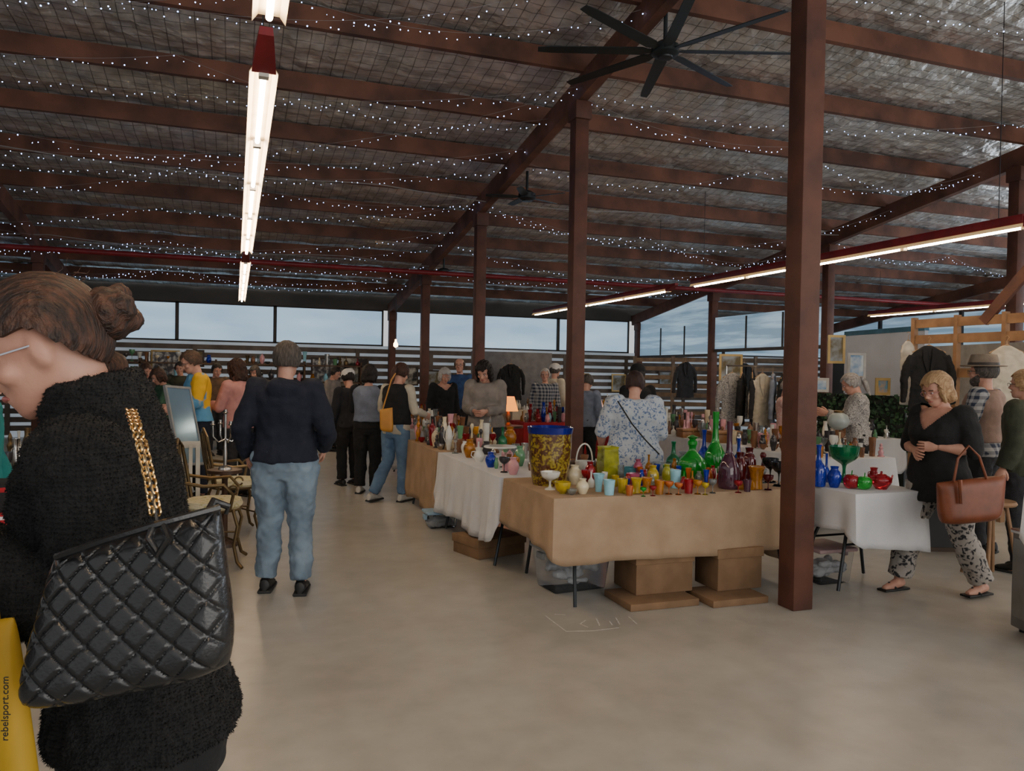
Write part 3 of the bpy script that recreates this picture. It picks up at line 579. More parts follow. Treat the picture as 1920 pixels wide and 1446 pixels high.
table(-1.9,-1.0,3.7,5.0,ZT,'left border stall table beside the foreground woman',F('cloth_redwhite',(.45,.02,.03),(.7,.68,.66),kind='plaid',scale=10,thr=(.2,.8)),'red and white checked tablecloth at left border',(.3,.3,.3,.3))
# ---------------------------------------------------------------- wares
PR={'vase':[(.55,0),(.6,.02),(.8,.2),(1,.45),(.85,.7),(.5,.86),(.62,1)],
'flare':[(.5,0),(.52,.03),(.55,.3),(.65,.6),(.85,.88),(1,1)],
'bowl':[(.4,0),(.42,.08),(.75,.3),(.95,.65),(1,1)],
'compote':[(.55,0),(.5,.06),(.15,.15),(.13,.45),(.4,.55),(.85,.7),(1,1)],
'goblet':[(.8,0),(.7,.04),(.14,.1),(.12,.5),(.5,.6),(.95,.78),(1,1)],
'bottle':[(.75,0),(.95,.04),(1,.3),(.85,.48),(.35,.62),(.25,.8),(.28,.93),(.38,1)],
'tallbottle':[(.85,0),(1,.05),(.95,.3),(.6,.45),(.32,.55),(.25,.8),(.3,1)],
'decanter':[(.6,0),(.9,.08),(1,.28),(.9,.45),(.45,.6),(.25,.68),(.3,.78)],
'tumbler':[(.72,0),(.76,.04),(.86,.5),(1,1)],
'square':[(.95,0),(1,.03),(.92,.1),(1,.5),(.92,.9),(1,1)],
'cylinder':[(.95,0),(1,.04),(1,.96),(.97,1)],
'jug':[(.6,0),(.65,.03),(1,.35),(.85,.6),(.6,.8),(.75,1)],
'candlestick':[(1,0),(.9,.04),(.3,.1),(.45,.2),(.2,.3),(.35,.5),(.2,.7),(.5,.85),(.5,.92),(.3,1)],
'cakestand':[(.5,0),(.42,.05),(.1,.2),(.1,.75),(.5,.85),(1,.9),(1,1)],
'apple':[(.3,0),(.8,.12),(1,.45),(.9,.75),(.5,.92),(.15,.85)],
'teapot':[(.55,0),(.6,.05),(1,.4),(.9,.65),(.5,.78),(.45,.82),(.1,.88),(.14,.95),(0,1)],
'figurine':[(.9,0),(.95,.06),(.6,.12),(.75,.35),(.4,.5),(.6,.65),(.3,.75),(.42,.87),(.1,1)]}
SOLID={'candlestick','apple','teapot','figurine','cakestand'}
PLACED=[]
def ware(kind,name,cat,h,r,mat,label,loc,rz=0,group=None,m2=None,wavy=0,seg=20):
    PLACED.append(V(loc))
    prof=[(a*r,b*h) for a,b in PR[kind]]
    sm=[]
    for i in range(len(prof)-1):
        p0=prof[max(i-1,0)];p1=prof[i];p2=prof[i+1];p3=prof[min(i+2,len(prof)-1)]
        for k in range(3):
            t=k/3; sm.append(tuple(.5*((2*p1[j])+(-p0[j]+p2[j])*t+(2*p0[j]-5*p1[j]+4*p2[j]-p3[j])*t*t+(-p0[j]+3*p1[j]-3*p2[j]+p3[j])*t**3) for j in(0,1)))
    sm.append(prof[-1]); sm=[(max(a,.0008),max(b,0)) for a,b in sm]
    if kind not in SOLID:
        th=min(.006,r*.14); inn=[(max(a-th,.0006),max(b,h*.06)) for a,b in sm][::-1]; sm=sm+inn
    mb=MB(); mod=(lambda u,z:1+wavy*math.sin(u*2*PI*8)*(z/h)) if wavy else None
    if kind=='square': mod=lambda u,z:1/ max(abs(math.cos(2*PI*u)),abs(math.sin(2*PI*u)))*.82
    mb.lathe(sm,seg=seg if kind!='square' else 24,mod=mod)
    parts=[]
    def hdl(pts,rr=.004,s=6): q=MB(); q.tube(pts,max(rr,r*.09),s); parts.append(('handle',q))
    if kind in('jug','teapot'):
        hdl([(-r*.75,0,h*.75),(-r*1.35,0,h*.72),(-r*1.45,0,h*.45),(-r*.95,0,h*.28)])
    if kind=='teapot': q=MB(); q.tube([(r*.85,0,h*.35),(r*1.3,0,h*.5),(r*1.5,0,h*.75)],[r*.18,r*.12,r*.08],8); parts.append(('spout',q))
    if kind=='apple': q=MB(); q.tube([(0,0,h*.85),(r*.1,0,h*1.2)],r*.07,6); parts.append(('stem',q))
    if kind=='decanter' or kind=='bottle' and m2: 
        q=MB(); z=.76*h if kind=='decanter' else h*.98; q.lathe([(r*.2,z),(r*.34,z+h*.03),(r*.34,z+h*.1),(r*.2,z+h*.14),(r*.42,z+h*.2),(r*.02,z+h*.25)],seg=14); parts.append(('stopper',q))
    if name=='mug': hdl([(r*.95,0,h*.8),(r*1.45,0,h*.7),(r*1.45,0,h*.35),(r*.9,0,h*.2)])
    if name=='glass_basket': hdl([(r*math.cos(t)*.95,0,h*.95+h*1.0*math.sin(t)) for t in[PI*k/12 for k in range(13)]])
    if parts:
        root=thing(name,label,cat,loc,rz,group); mb.build('body',mat,root)
        for nm,q in parts: q.build(nm,m2 or mat,root)
        return root
    o=mb.build(name,mat,loc=loc,rotz=rz); tag(o,label,cat,group); return o
def put(kind,name,cat,x,yb,hp,wp,mat,label,z=ZT+.006,group=None,m2=None,wavy=0,rz=0):
    p=G(x,yb,z); d=(CM.inverted()@p).z*-1
    if hp<45: wp*=.88; hp*=.94
    return ware(kind,name,cat,hp*d/FP,wp*d/FP/2,mat,label,p,rz,group,m2,wavy)
gG=GL('glass_green',(.03,.6,.06)); gE=GL('glass_emerald',(.015,.36,.14)); gB=GL('glass_cobalt',(.015,.06,.7)); gR=GL('glass_ruby',(.6,.015,.035)); gP=GL('glass_plum',(.2,.07,.12)); gY=GL('glass_yellow',(.9,.7,.04)); gA=GL('glass_amber',(.8,.34,.03)); gO=GL('glass_orange',(.88,.26,.05)); gL=GL('glass_lime',(.75,.76,.08)); gC=GL('glass_clear',(.75,.8,.8),.9); gT=GL('glass_aqua',(.2,.6,.7)); gK=GL('glass_pink',(.75,.18,.34)); gBk=CE('glass_black',(.012,.012,.015)); gDR=GL('glass_darkred',(.22,.018,.025))
mW=CE('milk_white',(.72,.71,.65)); mCr=CE('milk_cream',(.72,.62,.42)); mBl=CE('milk_blue',(.3,.6,.72)); mPk=CE('china_pink',(.7,.35,.38)); mBr=CE('stoneware_brown',(.22,.1,.05)); mGn=CE('china_green',(.12,.3,.15)); mDk=CE('china_dark',(.05,.045,.05))
ART=M('art_glass',(.52,.40,.05),(.16,.055,.018),kind='floral',scale=19,thr=(.28,.60),rough=.08,coat=.6,trans=.45)
g1='coloured glassware on the front tan table'
p=G(1030,908,ZT+.006); PLACED.append(p); t=thing('art_glass_vase','huge amber art glass vase with cobalt blue rim on front table','vase',p)
def outer(u): return (.122+.036*u+.010*math.sin(u*PI))*1.04
m=MB(); m.lathe([(.02,0)]+[(outer(k/12),.385*k/12) for k in range(13)]+[(outer(k/12)-.01,.385*k/12) for k in range(12,0,-1)]+[(.02,.025)],seg=32); m.build('body',ART,t)
m=MB(); m.lathe([(outer(1)-.01,.385),(outer(1)+.003,.385),(outer(1)+.008,.41),(outer(1)+.012,.432),(outer(1)+.002,.434),(outer(1)-.008,.41)],seg=32,mod=lambda u,z:1+.02*math.sin(u*2*PI*6)*(z>.42)); m.build('rim',M('rim_cobalt',(.01,.02,.30),(.005,.01,.15),rough=.08,trans=.3),t)
def boot(x,yb,hp,mat,label):
    p=G(x,yb,ZT+.006); PLACED.append(p); d=-(CM.inverted()@p).z; h=hp*d/FP
    m=MB(); m.lathe([(.01,.005),(h*.26,.005),(h*.24,h*.4),(h*.3,h*.8),(h*.38,h),(h*.32,h),(h*.2,h*.5),(.01,h*.3)],seg=16); m.sec([(0,h*.2,h*.85,0),(h*.12,h*.24,h*.88,0),(h*.3,h*.2,h*.6,0),(h*.4,h*.12,h*.3,0)])
    tag(fuse(m.bm,.004,1).build('glass_boot',mat,loc=p,rotz=PI/2-YAW),label,'glass boot',g1)
boot(1193,926,30,gY,'little yellow glass boot left of the amber boot'); boot(1212,925,30,gA,'little amber glass boot at front of tan table'); boot(1418,918,44,gA,'tall amber glass boot near the timber post')
put('compote','footed_bowl','bowl',1031,918,36,42,mW,'white footed milk glass bowl in front of art glass vase',group=g1,wavy=.06)
put('flare','vase','vase',1122,922,36,26,mBl,'pale blue fluted glass vase at table front',group=g1,wavy=.06)
for a_ in [('bowl','bowl','bowl',1055,926,24,36,gY,'yellow glass bowl at front left of tan table'),
('bowl','glass_basket','basket',1095,898,36,40,mW,'white milk glass basket with tall looped handle'),
('vase','vase','vase',1077,908,38,34,mCr,'cream glass ball vase beside the art glass vase'),
('vase','vase','vase',1092,926,30,28,mCr,'small cream tulip vase at front edge of table'),
('vase','vase','vase',1106,905,42,24,gR,'ruby red glass vase behind the cream vases'),
('tumbler','tumbler','glass',1142,928,30,26,mBl,'pale blue tumbler right of the blue fluted vase'),
('square','vase','vase',1139,903,66,38,gL,'tall square lime yellow pressed glass vase'),
('tumbler','tumbler','glass',1167,924,28,24,gY,'yellow glass tumbler right of the blue tumbler'),
('tumbler','jar','jar',1187,912,26,30,gK,'small pink cranberry glass jar behind yellow tumbler'),
('vase','vase','vase',1224,912,42,26,gY,'bright yellow glass vase behind little boots'),
('tumbler','tumbler','glass',1236,927,28,22,gA,'honey glass tumbler in middle of front row'),
('tumbler','vase','vase',1266,915,36,24,mBl,'sky blue opaque vase amid orange glasses'),
('goblet','goblet','glass',1254,927,26,20,gO,'small orange goblet at the front edge'),
('goblet','goblet','glass',1272,928,24,18,gO,'second small orange goblet, beside sky blue vase'),
('tumbler','tumbler','glass',1291,925,28,22,gR,'short ruby tumbler before the green decanter'),
('goblet','goblet','glass',1308,927,28,20,gA,'amber stemmed goblet before the green decanter'),
('goblet','goblet','glass',1322,928,24,16,gY,'pale yellow goblet in front row centre right'),
('goblet','goblet','glass',1336,925,28,18,gC,'clear goblet next to plum vase'),
('decanter','decanter','decanter',1297,900,84,52,gG,'round green glass decanter with stopper'),
('tallbottle','bottle','bottle',1340,892,120,42,gG,'tallest green glass bottle with narrow neck on front table'),
('bottle','bottle','bottle',1319,890,84,26,gB,'cobalt blue bottle between the green bottles'),
('tallbottle','vase','vase',1366,916,126,40,gP,'tall plum coloured glass vase near the timber post'),
('vase','vase','vase',1387,914,66,26,gDR,'tall dark red vase right of plum vase'),
('vase','vase','vase',1404,903,64,26,gDR,'dark red vase behind the amber boot'),
('candlestick','candlestick','candlestick',1430,900,52,22,gDR,'dark red glass candlestick near the post'),
('goblet','goblet','glass',1444,905,46,30,gBk,'black glass goblet immediately left of near post'),
('goblet','goblet','glass',1460,912,46,28,gBk,'black glass goblet touching the near post in view'),
('vase','vase','vase',1280,888,44,28,gC,'clear cut glass vase behind green decanter'),
('bowl','bowl','bowl',1240,892,26,44,gC,'wide clear glass bowl near the floral dress'),
('bottle','bottle','bottle',1262,888,60,28,gE,'slim emerald bottle at the table back'),
('cylinder','jar','jar',1180,892,16,36,gT,'pale aqua glass dish behind lime vase'),
('vase','vase','vase',1206,907,28,22,gR,'small ruby vase behind the little boots'),
('tumbler','tumbler','glass',1180,929,20,18,gO,'orange tumbler at very front left of boots'),
('vase','vase','vase',1250,908,40,22,gL,'lime glass vase behind honey tumbler'),
('vase','vase','vase',1350,914,36,16,gR,'ruby vase tucked before tall green bottle'),
('goblet','goblet','glass',1384,924,24,18,gR,'tiny ruby goblet before dark red vase'),
('tumbler','tumbler','glass',1401,922,24,18,gP,'plum tumbler left of tall amber boot'),
('vase','vase','vase',1328,909,34,20,gO,'orange glass vase between decanter and plum vase'),
('goblet','goblet','glass',1440,919,30,22,gDR,'dark red goblet at front right of tan table'),
('tumbler','tumbler','glass',1153,912,22,18,gY,'small yellow tumbler against the lime vase'),
('bowl','bowl','bowl',1072,928,12,22,gC,'tiny clear salt bowl at front edge'),
('goblet','goblet','glass',1224,930,20,16,gR,'tiny ruby stem glass before bright yellow vase'),
('bottle','bottle','bottle',1384,892,70,22,gB,'dark cobalt bottle behind dark red vases'),
('vase','vase','vase',1196,893,34,20,gK,'pink glass vase behind the ruby vase'),
('bottle','bottle','bottle',1216,890,40,16,gA,'small amber bottle left of clear bowl'),
('vase','vase','vase',1310,908,26,16,gC,'tiny clear vase beside green decanter'),
('goblet','goblet','glass',1206,931,18,14,gG,'tiny green stem glass before the boots')]: put(*a_,group=g1)
g2='coloured glass on the small white table'
put('bottle','bottle','bottle',1534,912,78,28,gB,'cobalt blue bottle right of near timber post',group=g2)
put('tallbottle','bottle','bottle',1549,904,54,16,gB,'thin cobalt bottle beside the larger blue bottle',group=g2)
put('vase','vase','vase',1564,914,42,30,gB,'round cobalt blue vase on small white table',group=g2)
p=G(1582,904,ZT+.006); ware('compote','compote','compote',.29,.12,gE,'dark green footed dish standing tall on white table',p,0,g2)
ware('bowl','bowl','bowl',.07,.07,gG,'green glass bowl stacked on dark footed dish',p+V((0,0,.2)),0,g2)
put('apple','glass_apple','apple',1596,916,30,34,gR,'red glass apple beside cobalt vase',group=g2,m2=gG)
put('apple','glass_apple','apple',1620,918,28,32,gG,'green glass apple on small white table',group=g2,m2=gG)
put('teapot','teapot','teapot',1652,917,36,42,gR,'small red teapot at right end of white table',group=g2)
put('jug','jug','jug',1638,905,30,22,gR,'little red jug behind the red teapot',group=g2)
g3='wares on the left white table'
for k,(kind,nm,x,yb,h,wd,mt,lb) in enumerate([
 ('cakestand','cake_stand',938,868,34,70,mW,'white lace edged cake stand on left white table'),
 ('cylinder','round_box',905,828,28,42,CE('box_yellow',(.85,.38,.02)),'round orange yellow tin box on left table'),
 ('vase','vase',920,876,30,24,gB,'small violet blue vase near cake stand'),
 ('jug','jug',898,866,28,24,mW,'white milk glass jug left of blue vase'),
 ('goblet','goblet',945,886,30,22,mDk,'small dark goblet at corner of white table'),
 ('vase','vase',962,890,34,26,mPk,'pink china vase beside art glass vase'),
 ('tumbler','mug',860,848,26,24,mBr,'brown mug at left side of white table'),
 ('tumbler','mug',838,838,22,20,mW,'white mug at far left of white table'),
 ('vase','vase',880,858,36,26,gA,'amber glass vase near the brown mug'),
 ('tumbler','tumbler',872,838,26,20,gR,'red tumbler behind amber vase'),
 ('bowl','bowl',966,858,20,36,gC,'clear crystal bowl beside the cake stand'),
 ('teapot','teapot',888,835,24,26,mBr,'small brown teapot beside the yellow tin'),
 ('bottle','bottle',852,828,34,16,gDR,'dark bottle beyond brown mug'),
 ('figurine','figurine',925,838,30,20,mCr,'cream figurine behind cake stand'),
 ('vase','vase',974,874,40,24,mGn,'green china vase left of art glass vase'),
 ('vase','vase',912,852,26,24,mDk,'dark round vase between tin and cake stand'),
 ('bottle','bottle',942,842,44,20,gE,'dark green bottle behind the cake stand'),
 ('vase','vase',956,838,40,28,gA,'large amber jar right of cream figurine')]):
    put(kind,nm,nm.replace('_',' '),x,yb,h,wd,mt,lb,group=g3)
pal=[('white',mW),('cream',mCr),('pale blue',mBl),('pink',mPk),('brown',mBr),('green',mGn),('dark',mDk),('clear glass',gC),('ruby glass',gR),('amber glass',gA),('silver',SIL),('brass',BRASS),('cobalt glass',gB)]
kinds=[('vase','vase'),('jug','jug'),('figurine','figurine'),('teapot','teapot'),('tumbler','mug'),('candlestick','candlestick'),('goblet','goblet'),('bowl','bowl'),('bottle','bottle'),('flare','vase')]
ordn=['nearest','second','third','fourth','fifth','sixth','seventh','eighth','ninth','tenth','eleventh','twelfth','thirteenth']
def scatter(x0,x1,y0,y1,n,where,palette=None,hs=(.1,.26),grp=None,gap=.09,zt=ZT,pg=.03,kk=None):
    pts=[]; tries=0
    while len(pts)<n and tries<9000:
        tries+=1; p=V((U(x0+.06,x1-.06),U(y0+.06,y1-.06),zt+.006))
        if all((p-q).length>gap for q in pts) and all((p-q).length>gap+pg for q in PLACED): pts.append(p)
    pts.sort(key=lambda p:p.length); cnt={}
    for p in pts:
        c,mt=random.choice(palette or pal); k,nm=random.choice(kk or kinds); key=(c,nm); cnt[key]=cnt.get(key,0)+1
        i=cnt[key]; h=U(*hs)*U(.7,1.1); r=min(gap*.46,h*U(.22,.36)); 
        if k in('bowl',): h=.06;r=gap*.48
        lb='%s %s %s'%(c,nm,where) if i==1 else '%s %s %s, %s such from camera'%(c,nm,where,ordn[min(i-1,12)])
        ware(k,nm,nm,h,r,mt,lb,p,U(0,6),grp or 'wares '+where,seg=12)
dulled=[pal[i] for i in(0,1,3,4,5,6,6,7,9,10,0,4)]
brt=[('red',gR),('bright orange',gO),('lemon yellow',gY),('bright green',gG),('cobalt',gB),('rose pink',gK),('colourless',gC),('milk white',mW),('deep amber',gA)]
scatter(2.3,4.1,4.84,5.72,60,'among the small pieces of front table',brt,(.07,.15),'small coloured pieces on front table',gap=.055,pg=.008,kk=[('vase','vase'),('tumbler','tumbler'),('goblet','goblet'),('bottle','bottle'),('flare','vase')])
scatter(2.05,2.95,5.9,7.75,40,'among the small pieces of left white table',dulled,(.07,.18),'small pieces on left white table',gap=.08,pg=.012)
scatter(2.0,2.8,7.9,9.3,70,'on tan cloth by ponytail woman',dulled+[pal[8]],hs=(.12,.34),gap=.085)
scatter(2.35,3.05,10.3,12.3,50,'on far aisle table',dulled)
scatter(5.7,6.65,6.4,8.6,110,'on nearest right stall table',dulled,gap=.085)
scatter(5.7,6.65,8.7,10.9,110,'on second right stall table',dulled+[pal[3]],hs=(.14,.38),gap=.085)
scatter(4.6,6.4,12.2,12.95,60,'on dark red cloth',hs=(.14,.38))
scatter(7.5,8.9,8.4,9.1,36,'on table by ivy screen',dulled)
scatter(3.1,4.6,15.0,15.75,26,'on bright red cloth',hs=(.14,.35))
wp=[pal[i] for i in(1,4,10,11,11,0,6)]
scatter(-1.75,-.95,6.2,8.4,95,'on left trinket table',wp,(.1,.36),gap=.085)
scatter(-1.75,-.95,8.6,10.6,70,'on second left trinket table',wp,(.12,.36),gap=.085)
scatter(-.9,1.6,16.2,16.95,40,'on rear dark table',hs=(.15,.4))
scatter(5.9,8.6,16.4,17.1,50,'on long rear right table',hs=(.15,.4))
SHW_=M('shelf_wood',(.12,.07,.04),(.07,.04,.025),rough=.7)
for x0,x1,lb,wh in [(-3.6,-.4,'dark open shelving of ornaments against rear wall, left of the two','rear left shelving'),(.2,2.9,'dark open shelving of ornaments against rear wall, right of the two','rear right shelving')]:
    t=thing('shelf_unit',lb,'shelves',((x0+x1)/2,19.1,0)); w_=x1-x0
    for z in(.4,.85,1.3,1.7): MB().box((0,0,z),(w_,.36,.03)).build('shelf',SHW_,t,False)
    for s in(-1,0,1): MB().box((s*(w_/2-.02),0,.9),(.04,.36,1.8)).build('upright',SHW_,t,False)
    for z,nm in((.865,'lower shelf'),(1.315,'middle shelf'),(1.715,'top shelf')):
        scatter(x0,x1,18.95,19.28,16,'on %s of %s'%(nm,wh),hs=(.15,.34),zt=z,gap=.13,grp='ornaments on the rear shelving')
for x,y,w_,d_,h_,mt,lb in [(-1.14,4.5,.22,.3,.10,F('cloth_redplain',(.45,.02,.03)),'flat red box on the left border stall table'),(-1.16,4.52,.2,.26,.14,BLK,'black and red case stacked on the flat red box')]:
    z=ZT+.006+(0 if 'stacked' not in lb else .10)
    o=thing('storage_case',lb,'box',(x,y,z),.2); MB().box((0,0,h_/2),(w_,d_,h_),None,.01).build('body',mt,o); MB().box((0,0,h_*.8),(w_+.006,d_+.006,h_*.18),None,.004).build('band',MC['cloth_redplain'] if mt is BLK else WCL,o)
# ---------------------------------------------------------------- boxes under table
CARD=M('cardboard',(.24,.14,.075),(.17,.10,.052),rough=.85,scale=5); TUB=M('plastic_clear_tub',(.86,.88,.90),(.84,.86,.88),rough=.04,trans=.95,scale=2.2,ior=1.06); WRAP=M('paper_wrap',(.42,.42,.42),(.34,.34,.35),rough=.8,scale=7)
def carton(x,yb,w,d,h,label,lid=True,rz=0):
    p=G(x,yb,0); t=thing('cardboard_box',label,'box',(p.x,p.y+d/2,0),rz,'cartons under the tables')
    MB().box((0,0,h/2),(w,d,h),None,.006).build('body',CARD,t)
    if lid: MB().box((0,0,h-.03),(w+.02,d+.02,.07),None,.005).build('lid',M('cardboard_lid',(.27,.16,.085),rough=.85),t)
    return t
def tub(x,yb,w,d,h,label,lidm,rz=0):
    p=G(x,yb,0); t=thing('storage_tub',label,'storage tub',(p.x,p.y+d/2,0),rz,'plastic tubs under the tables')
    MB().box((0,0,h/2),(w,d,h),None,.02,.86).build('body',TUB,t); MB().box((0,0,h+.01),(w+.03,d+.03,.03),None,.01).build('lid',lidm,t)
    q=MB()
    for k in range(16): q.ell((U(-w*.3,w*.3),U(-d*.25,d*.25),U(h*.18,h*.6)),(U(.04,.08),U(.03,.05),U(.02,.04)),None,8,6)
    fuse(q.bm,.012,1,.02,14).build('wrapping_paper',WRAP,t,False)
    for s in(-1,1): MB().box((s*(w/2+.01),0,h-.04),(.03,.1,.05),None,.008).build('handle',lidm,t)
carton(1248,1142,.54,.4,.05,'shallow cardboard tray holding a carton under front table',False)
tt=carton(1250,1128,.46,.34,.28,'brown cardboard box under middle of front tan table'); tt.location.z=.05; tt.location.y+=.03
carton(1390,1136,.46,.36,.05,'shallow cardboard tray under right half of front table',False)
tt=carton(1390,1120,.38,.3,.3,'darker carton with lid next to the near post'); tt.location.z=.05; tt.location.y+=.02
tub(1088,1112,.5,.34,.30,'clear plastic tub stuffed with wrapping under front table',M('lid_clear',(.6,.62,.63),rough=.2,trans=.6),.1)
tub(1570,1098,.34,.34,.26,'clear plastic tub under small white table',M('lid_pink',(.5,.34,.34)))
tub(832,992,.32,.24,.15,'small clear tub with pale blue lid at aisle edge',M('lid_blue',(.3,.45,.6)))
carton(930,1045,.5,.4,.16,'flat carton under left white table',True,.3)
m=MB()
for st in [[(1022,1154),(1040,1168),(1062,1184),(1110,1183),(1160,1177)],[(1040,1152),(1060,1153)],[(1098,1163),(1088,1170),(1102,1176)],[(1118,1160),(1124,1173)],[(1142,1164),(1148,1172)],[(1154,1158),(1162,1171)],[(1178,1156),(1194,1170)]]:
    m.tube([G(x,y,.0012) for x,y in st],.0045,5)
for v in m.bm.verts: v.co.z=.0012+(v.co.z-.0012)*.15
tag(m.build('chalk_writing',M('chalk',(.68,.67,.64),(.46,.44,.40),scale=40)),'faint white chalk scrawl on concrete before front table','chalk writing')
# ---------------------------------------------------------------- chairs left
def metalchair(loc,rz,label):
    t=thing('metal_armchair',label,'chair',loc,rz,'ornate metal chairs')
    CH_=.47
    m=MB(); m.sec([(CH_,.22,.21,-.21),(CH_+.02,.235,.225,-.225),(CH_+.06,.22,.21,-.21)],None,28,2.6); m.build('seat_cushion',F('seat_damask',(.36,.34,.12),(.58,.54,.38),kind='floral',scale=16,thr=(.2,.45)),t)
    m=MB(); m.tube([(.22*math.cos(a),.21*math.sin(a),CH_-.01) for a in[2*PI*k/24 for k in range(25)]],.014,8); m.build('seat_ring',BRASS,t)
    for sx in(-1,1):
        for sy in(-1,1):
            m=MB(); pts=[(sx*.17,sy*.16,CH_),(sx*.21,sy*.2,.34),(sx*.17,sy*.17,.18),(sx*.2,sy*.2,.05),(sx*.24,sy*.24,.012)]
            m.tube(pts,.014,7); m.build('leg',BRASS,t)
        m=MB(); m.tube([(sx*.22,.14,CH_),(sx*.26,.17,.6),(sx*.26,.1,.68),(sx*.25,-.05,.67),(sx*.22,-.22,.7)],.014,7)
        m.tube([(sx*(.26),.17+.035*math.cos(a),.64+.035*math.sin(a)) for a in[2*PI*k/12 for k in range(12)]],.008,6); m.build('armrest',BRASS,t)
    m=MB(); m.tube([(-.2,-.19,CH_),(-.22,-.24,.75),(-.17,-.27,.95),(0,-.28,1.02),(.17,-.27,.95),(.22,-.24,.75),(.2,-.19,CH_)],.015,8)
    for x in(-.1,0,.1): m.tube([(x,-.2,CH_),(x*1.4,-.235,.65),(x*.6,-.26,.82),(x,-.28,.99)],.008,6)
    m.tube([(.06*math.cos(a),-.245,.74+.06*math.sin(a)) for a in[2*PI*k/16 for k in range(17)]],.008,6)
    m.build('backrest',BRASS,t)
    m=MB(); m.tube([(-.18,.18,.22),(.0,.0,.26),(.18,-.18,.22)],.008,6); m.tube([(.18,.18,.22),(.0,.0,.26),(-.18,-.18,.22)],.008,6); m.build('stretcher',BRASS,t)
p=gd(404,6.3); metalchair((p.x,p.y,0),-YAW-R(75),'ornate brass coloured metal armchair with green damask seat, nearest aisle')
p=gd(440,7.5); metalchair((p.x,p.y,0),-YAW-R(60),'second ornate metal armchair with damask seat behind the first')
p=gd(322,7.0); t=thing('white_chair','white slatted wooden chair beside left stall','chair',(p.x+.1,p.y-.5,0),-YAW-R(150))
WPN=M('paint_white_worn',(.55,.53,.47),(.4,.37,.31),rough=.6)
MB().box((0,0,.45),(.4,.4,.03),None,.008).build('seat',WPN,t)
for sx in(-1,1):
    MB().box((sx*.18,.17,.22),(.035,.035,.44)).build('leg',WPN,t,False); MB().beam((sx*.18,-.17,0.0),(sx*.18,-.24,.95),.035,.035).build('leg',WPN,t,False)
for k in range(4): MB().box((-.12+k*.08,-.215,.7),(.03,.015,.42)).build('back_slat',WPN,t,False)
MB().box((0,-.235,.92),(.4,.03,.06),None,.006).build('top_rail',WPN,t)
p=gd(424,6.95); t=thing('plant_stand','slim dark round pedestal table holding silver candelabra','table',(p.x,p.y,0))
WDK=M('wood_dark',(.07,.035,.02),rough=.4)
MB().lathe([(.01,.66),(.15,.66),(.15,.69),(.01,.69)],seg=24).build('top',WDK,t); MB().lathe([(.12,0),(.11,.03),(.03,.06),(.025,.6),(.05,.66)],seg=16).build('pedestal',WDK,t)
def candelabra(loc,h,label):
    t=thing('candelabra',label,'candelabra',loc,.4,'silver candelabra')
    MB().lathe([(.06,0),(.055,.02),(.015,.04),(.02,h*.3),(.01,h*.5),(.012,h)],seg=16).build('stem',SIL,t)
    for k in range(4):
        a=k*PI/2; c_,s_=math.cos(a),math.sin(a)
        MB().tube([(0,0,h*.55),(c_*.06,s_*.06,h*.5),(c_*.11,s_*.11,h*.6),(c_*.115,s_*.115,h*.8)],.007,7).build('arm',SIL,t)
        MB().lathe([(.008,0),(.026,.01),(.014,.02),(.014,.04)],(c_*.115,s_*.115,h*.8),12).build('candle_cup',SIL,t)
    MB().lathe([(.008,0),(.026,.01),(.014,.02),(.014,.04)],(0,0,h),12).build('candle_cup',SIL,t)
candelabra((p.x,p.y,.69),.5,'tall silver candelabra on round pedestal by the aisle')
candelabra((-1.02,6.3,ZT+.006),.38,'silver candelabra on near end of left trinket table')
def framed(c,w,h,rz,label,fm,cm,tilt=0,name='framed_picture',cat='picture',depth=.03,dia=.04,glass='canvas'):
    t=thing(name,label,cat,c,rz); t.rotation_euler.x=tilt
    f=MB()
    for s in(-1,1): f.box((s*(w/2-dia/2),0,h/2),(dia,depth,h)); f.box((0,0,h/2+s*(h/2-dia/2)),(w-dia*2,depth,dia))
    f.build('frame',fm,t,False)
    MB().box((0,.0,h/2),(w-dia*1.8,depth*.5,h-dia*1.8)).build(glass,cm,t,False)
    return t
FRD=M('frame_darkwood',(.06,.035,.02),rough=.5); FRG=M('frame_gilt',(.4,.27,.1),rough=.4,metal=.5); FRW=M('frame_white',(.6,.59,.56)); 
p=gd(362,7.9); t=framed((p.x,p.y,.60),.40,.84,0,'blue tinted framed mirror leaning against left stall',M('frame_grey',(.25,.26,.27),rough=.5),M('mirror_blue',(.30,.46,.60),(.2,.33,.46),rough=.12,metal=.6,scale=1.5),0,'leaning_mirror','mirror',glass='mirror',dia=.025)
t.rotation_mode='QUATERNION'; t.rotation_quaternion=(Matrix.Rotation(-YAW+R(76),3,'Z')@Matrix.Rotation(R(4),3,'Y')@Matrix.Rotation(R(-16),3,'X')).to_quaternion()
def art(n,c,c2,s=5): return M(n,c,c2,rough=.7,scale=s,thr=(.4,.55))
a1=art('art_portrait',(.5,.48,.42),(.03,.03,.03),4); a2=art('art_landscape',(.35,.4,.45),(.15,.12,.06),3); a3=art('art_print',(.6,.6,.58),(.1,.1,.12),9); a4=art('art_blue',(.06,.25,.55),(.65,.72,.75),3)
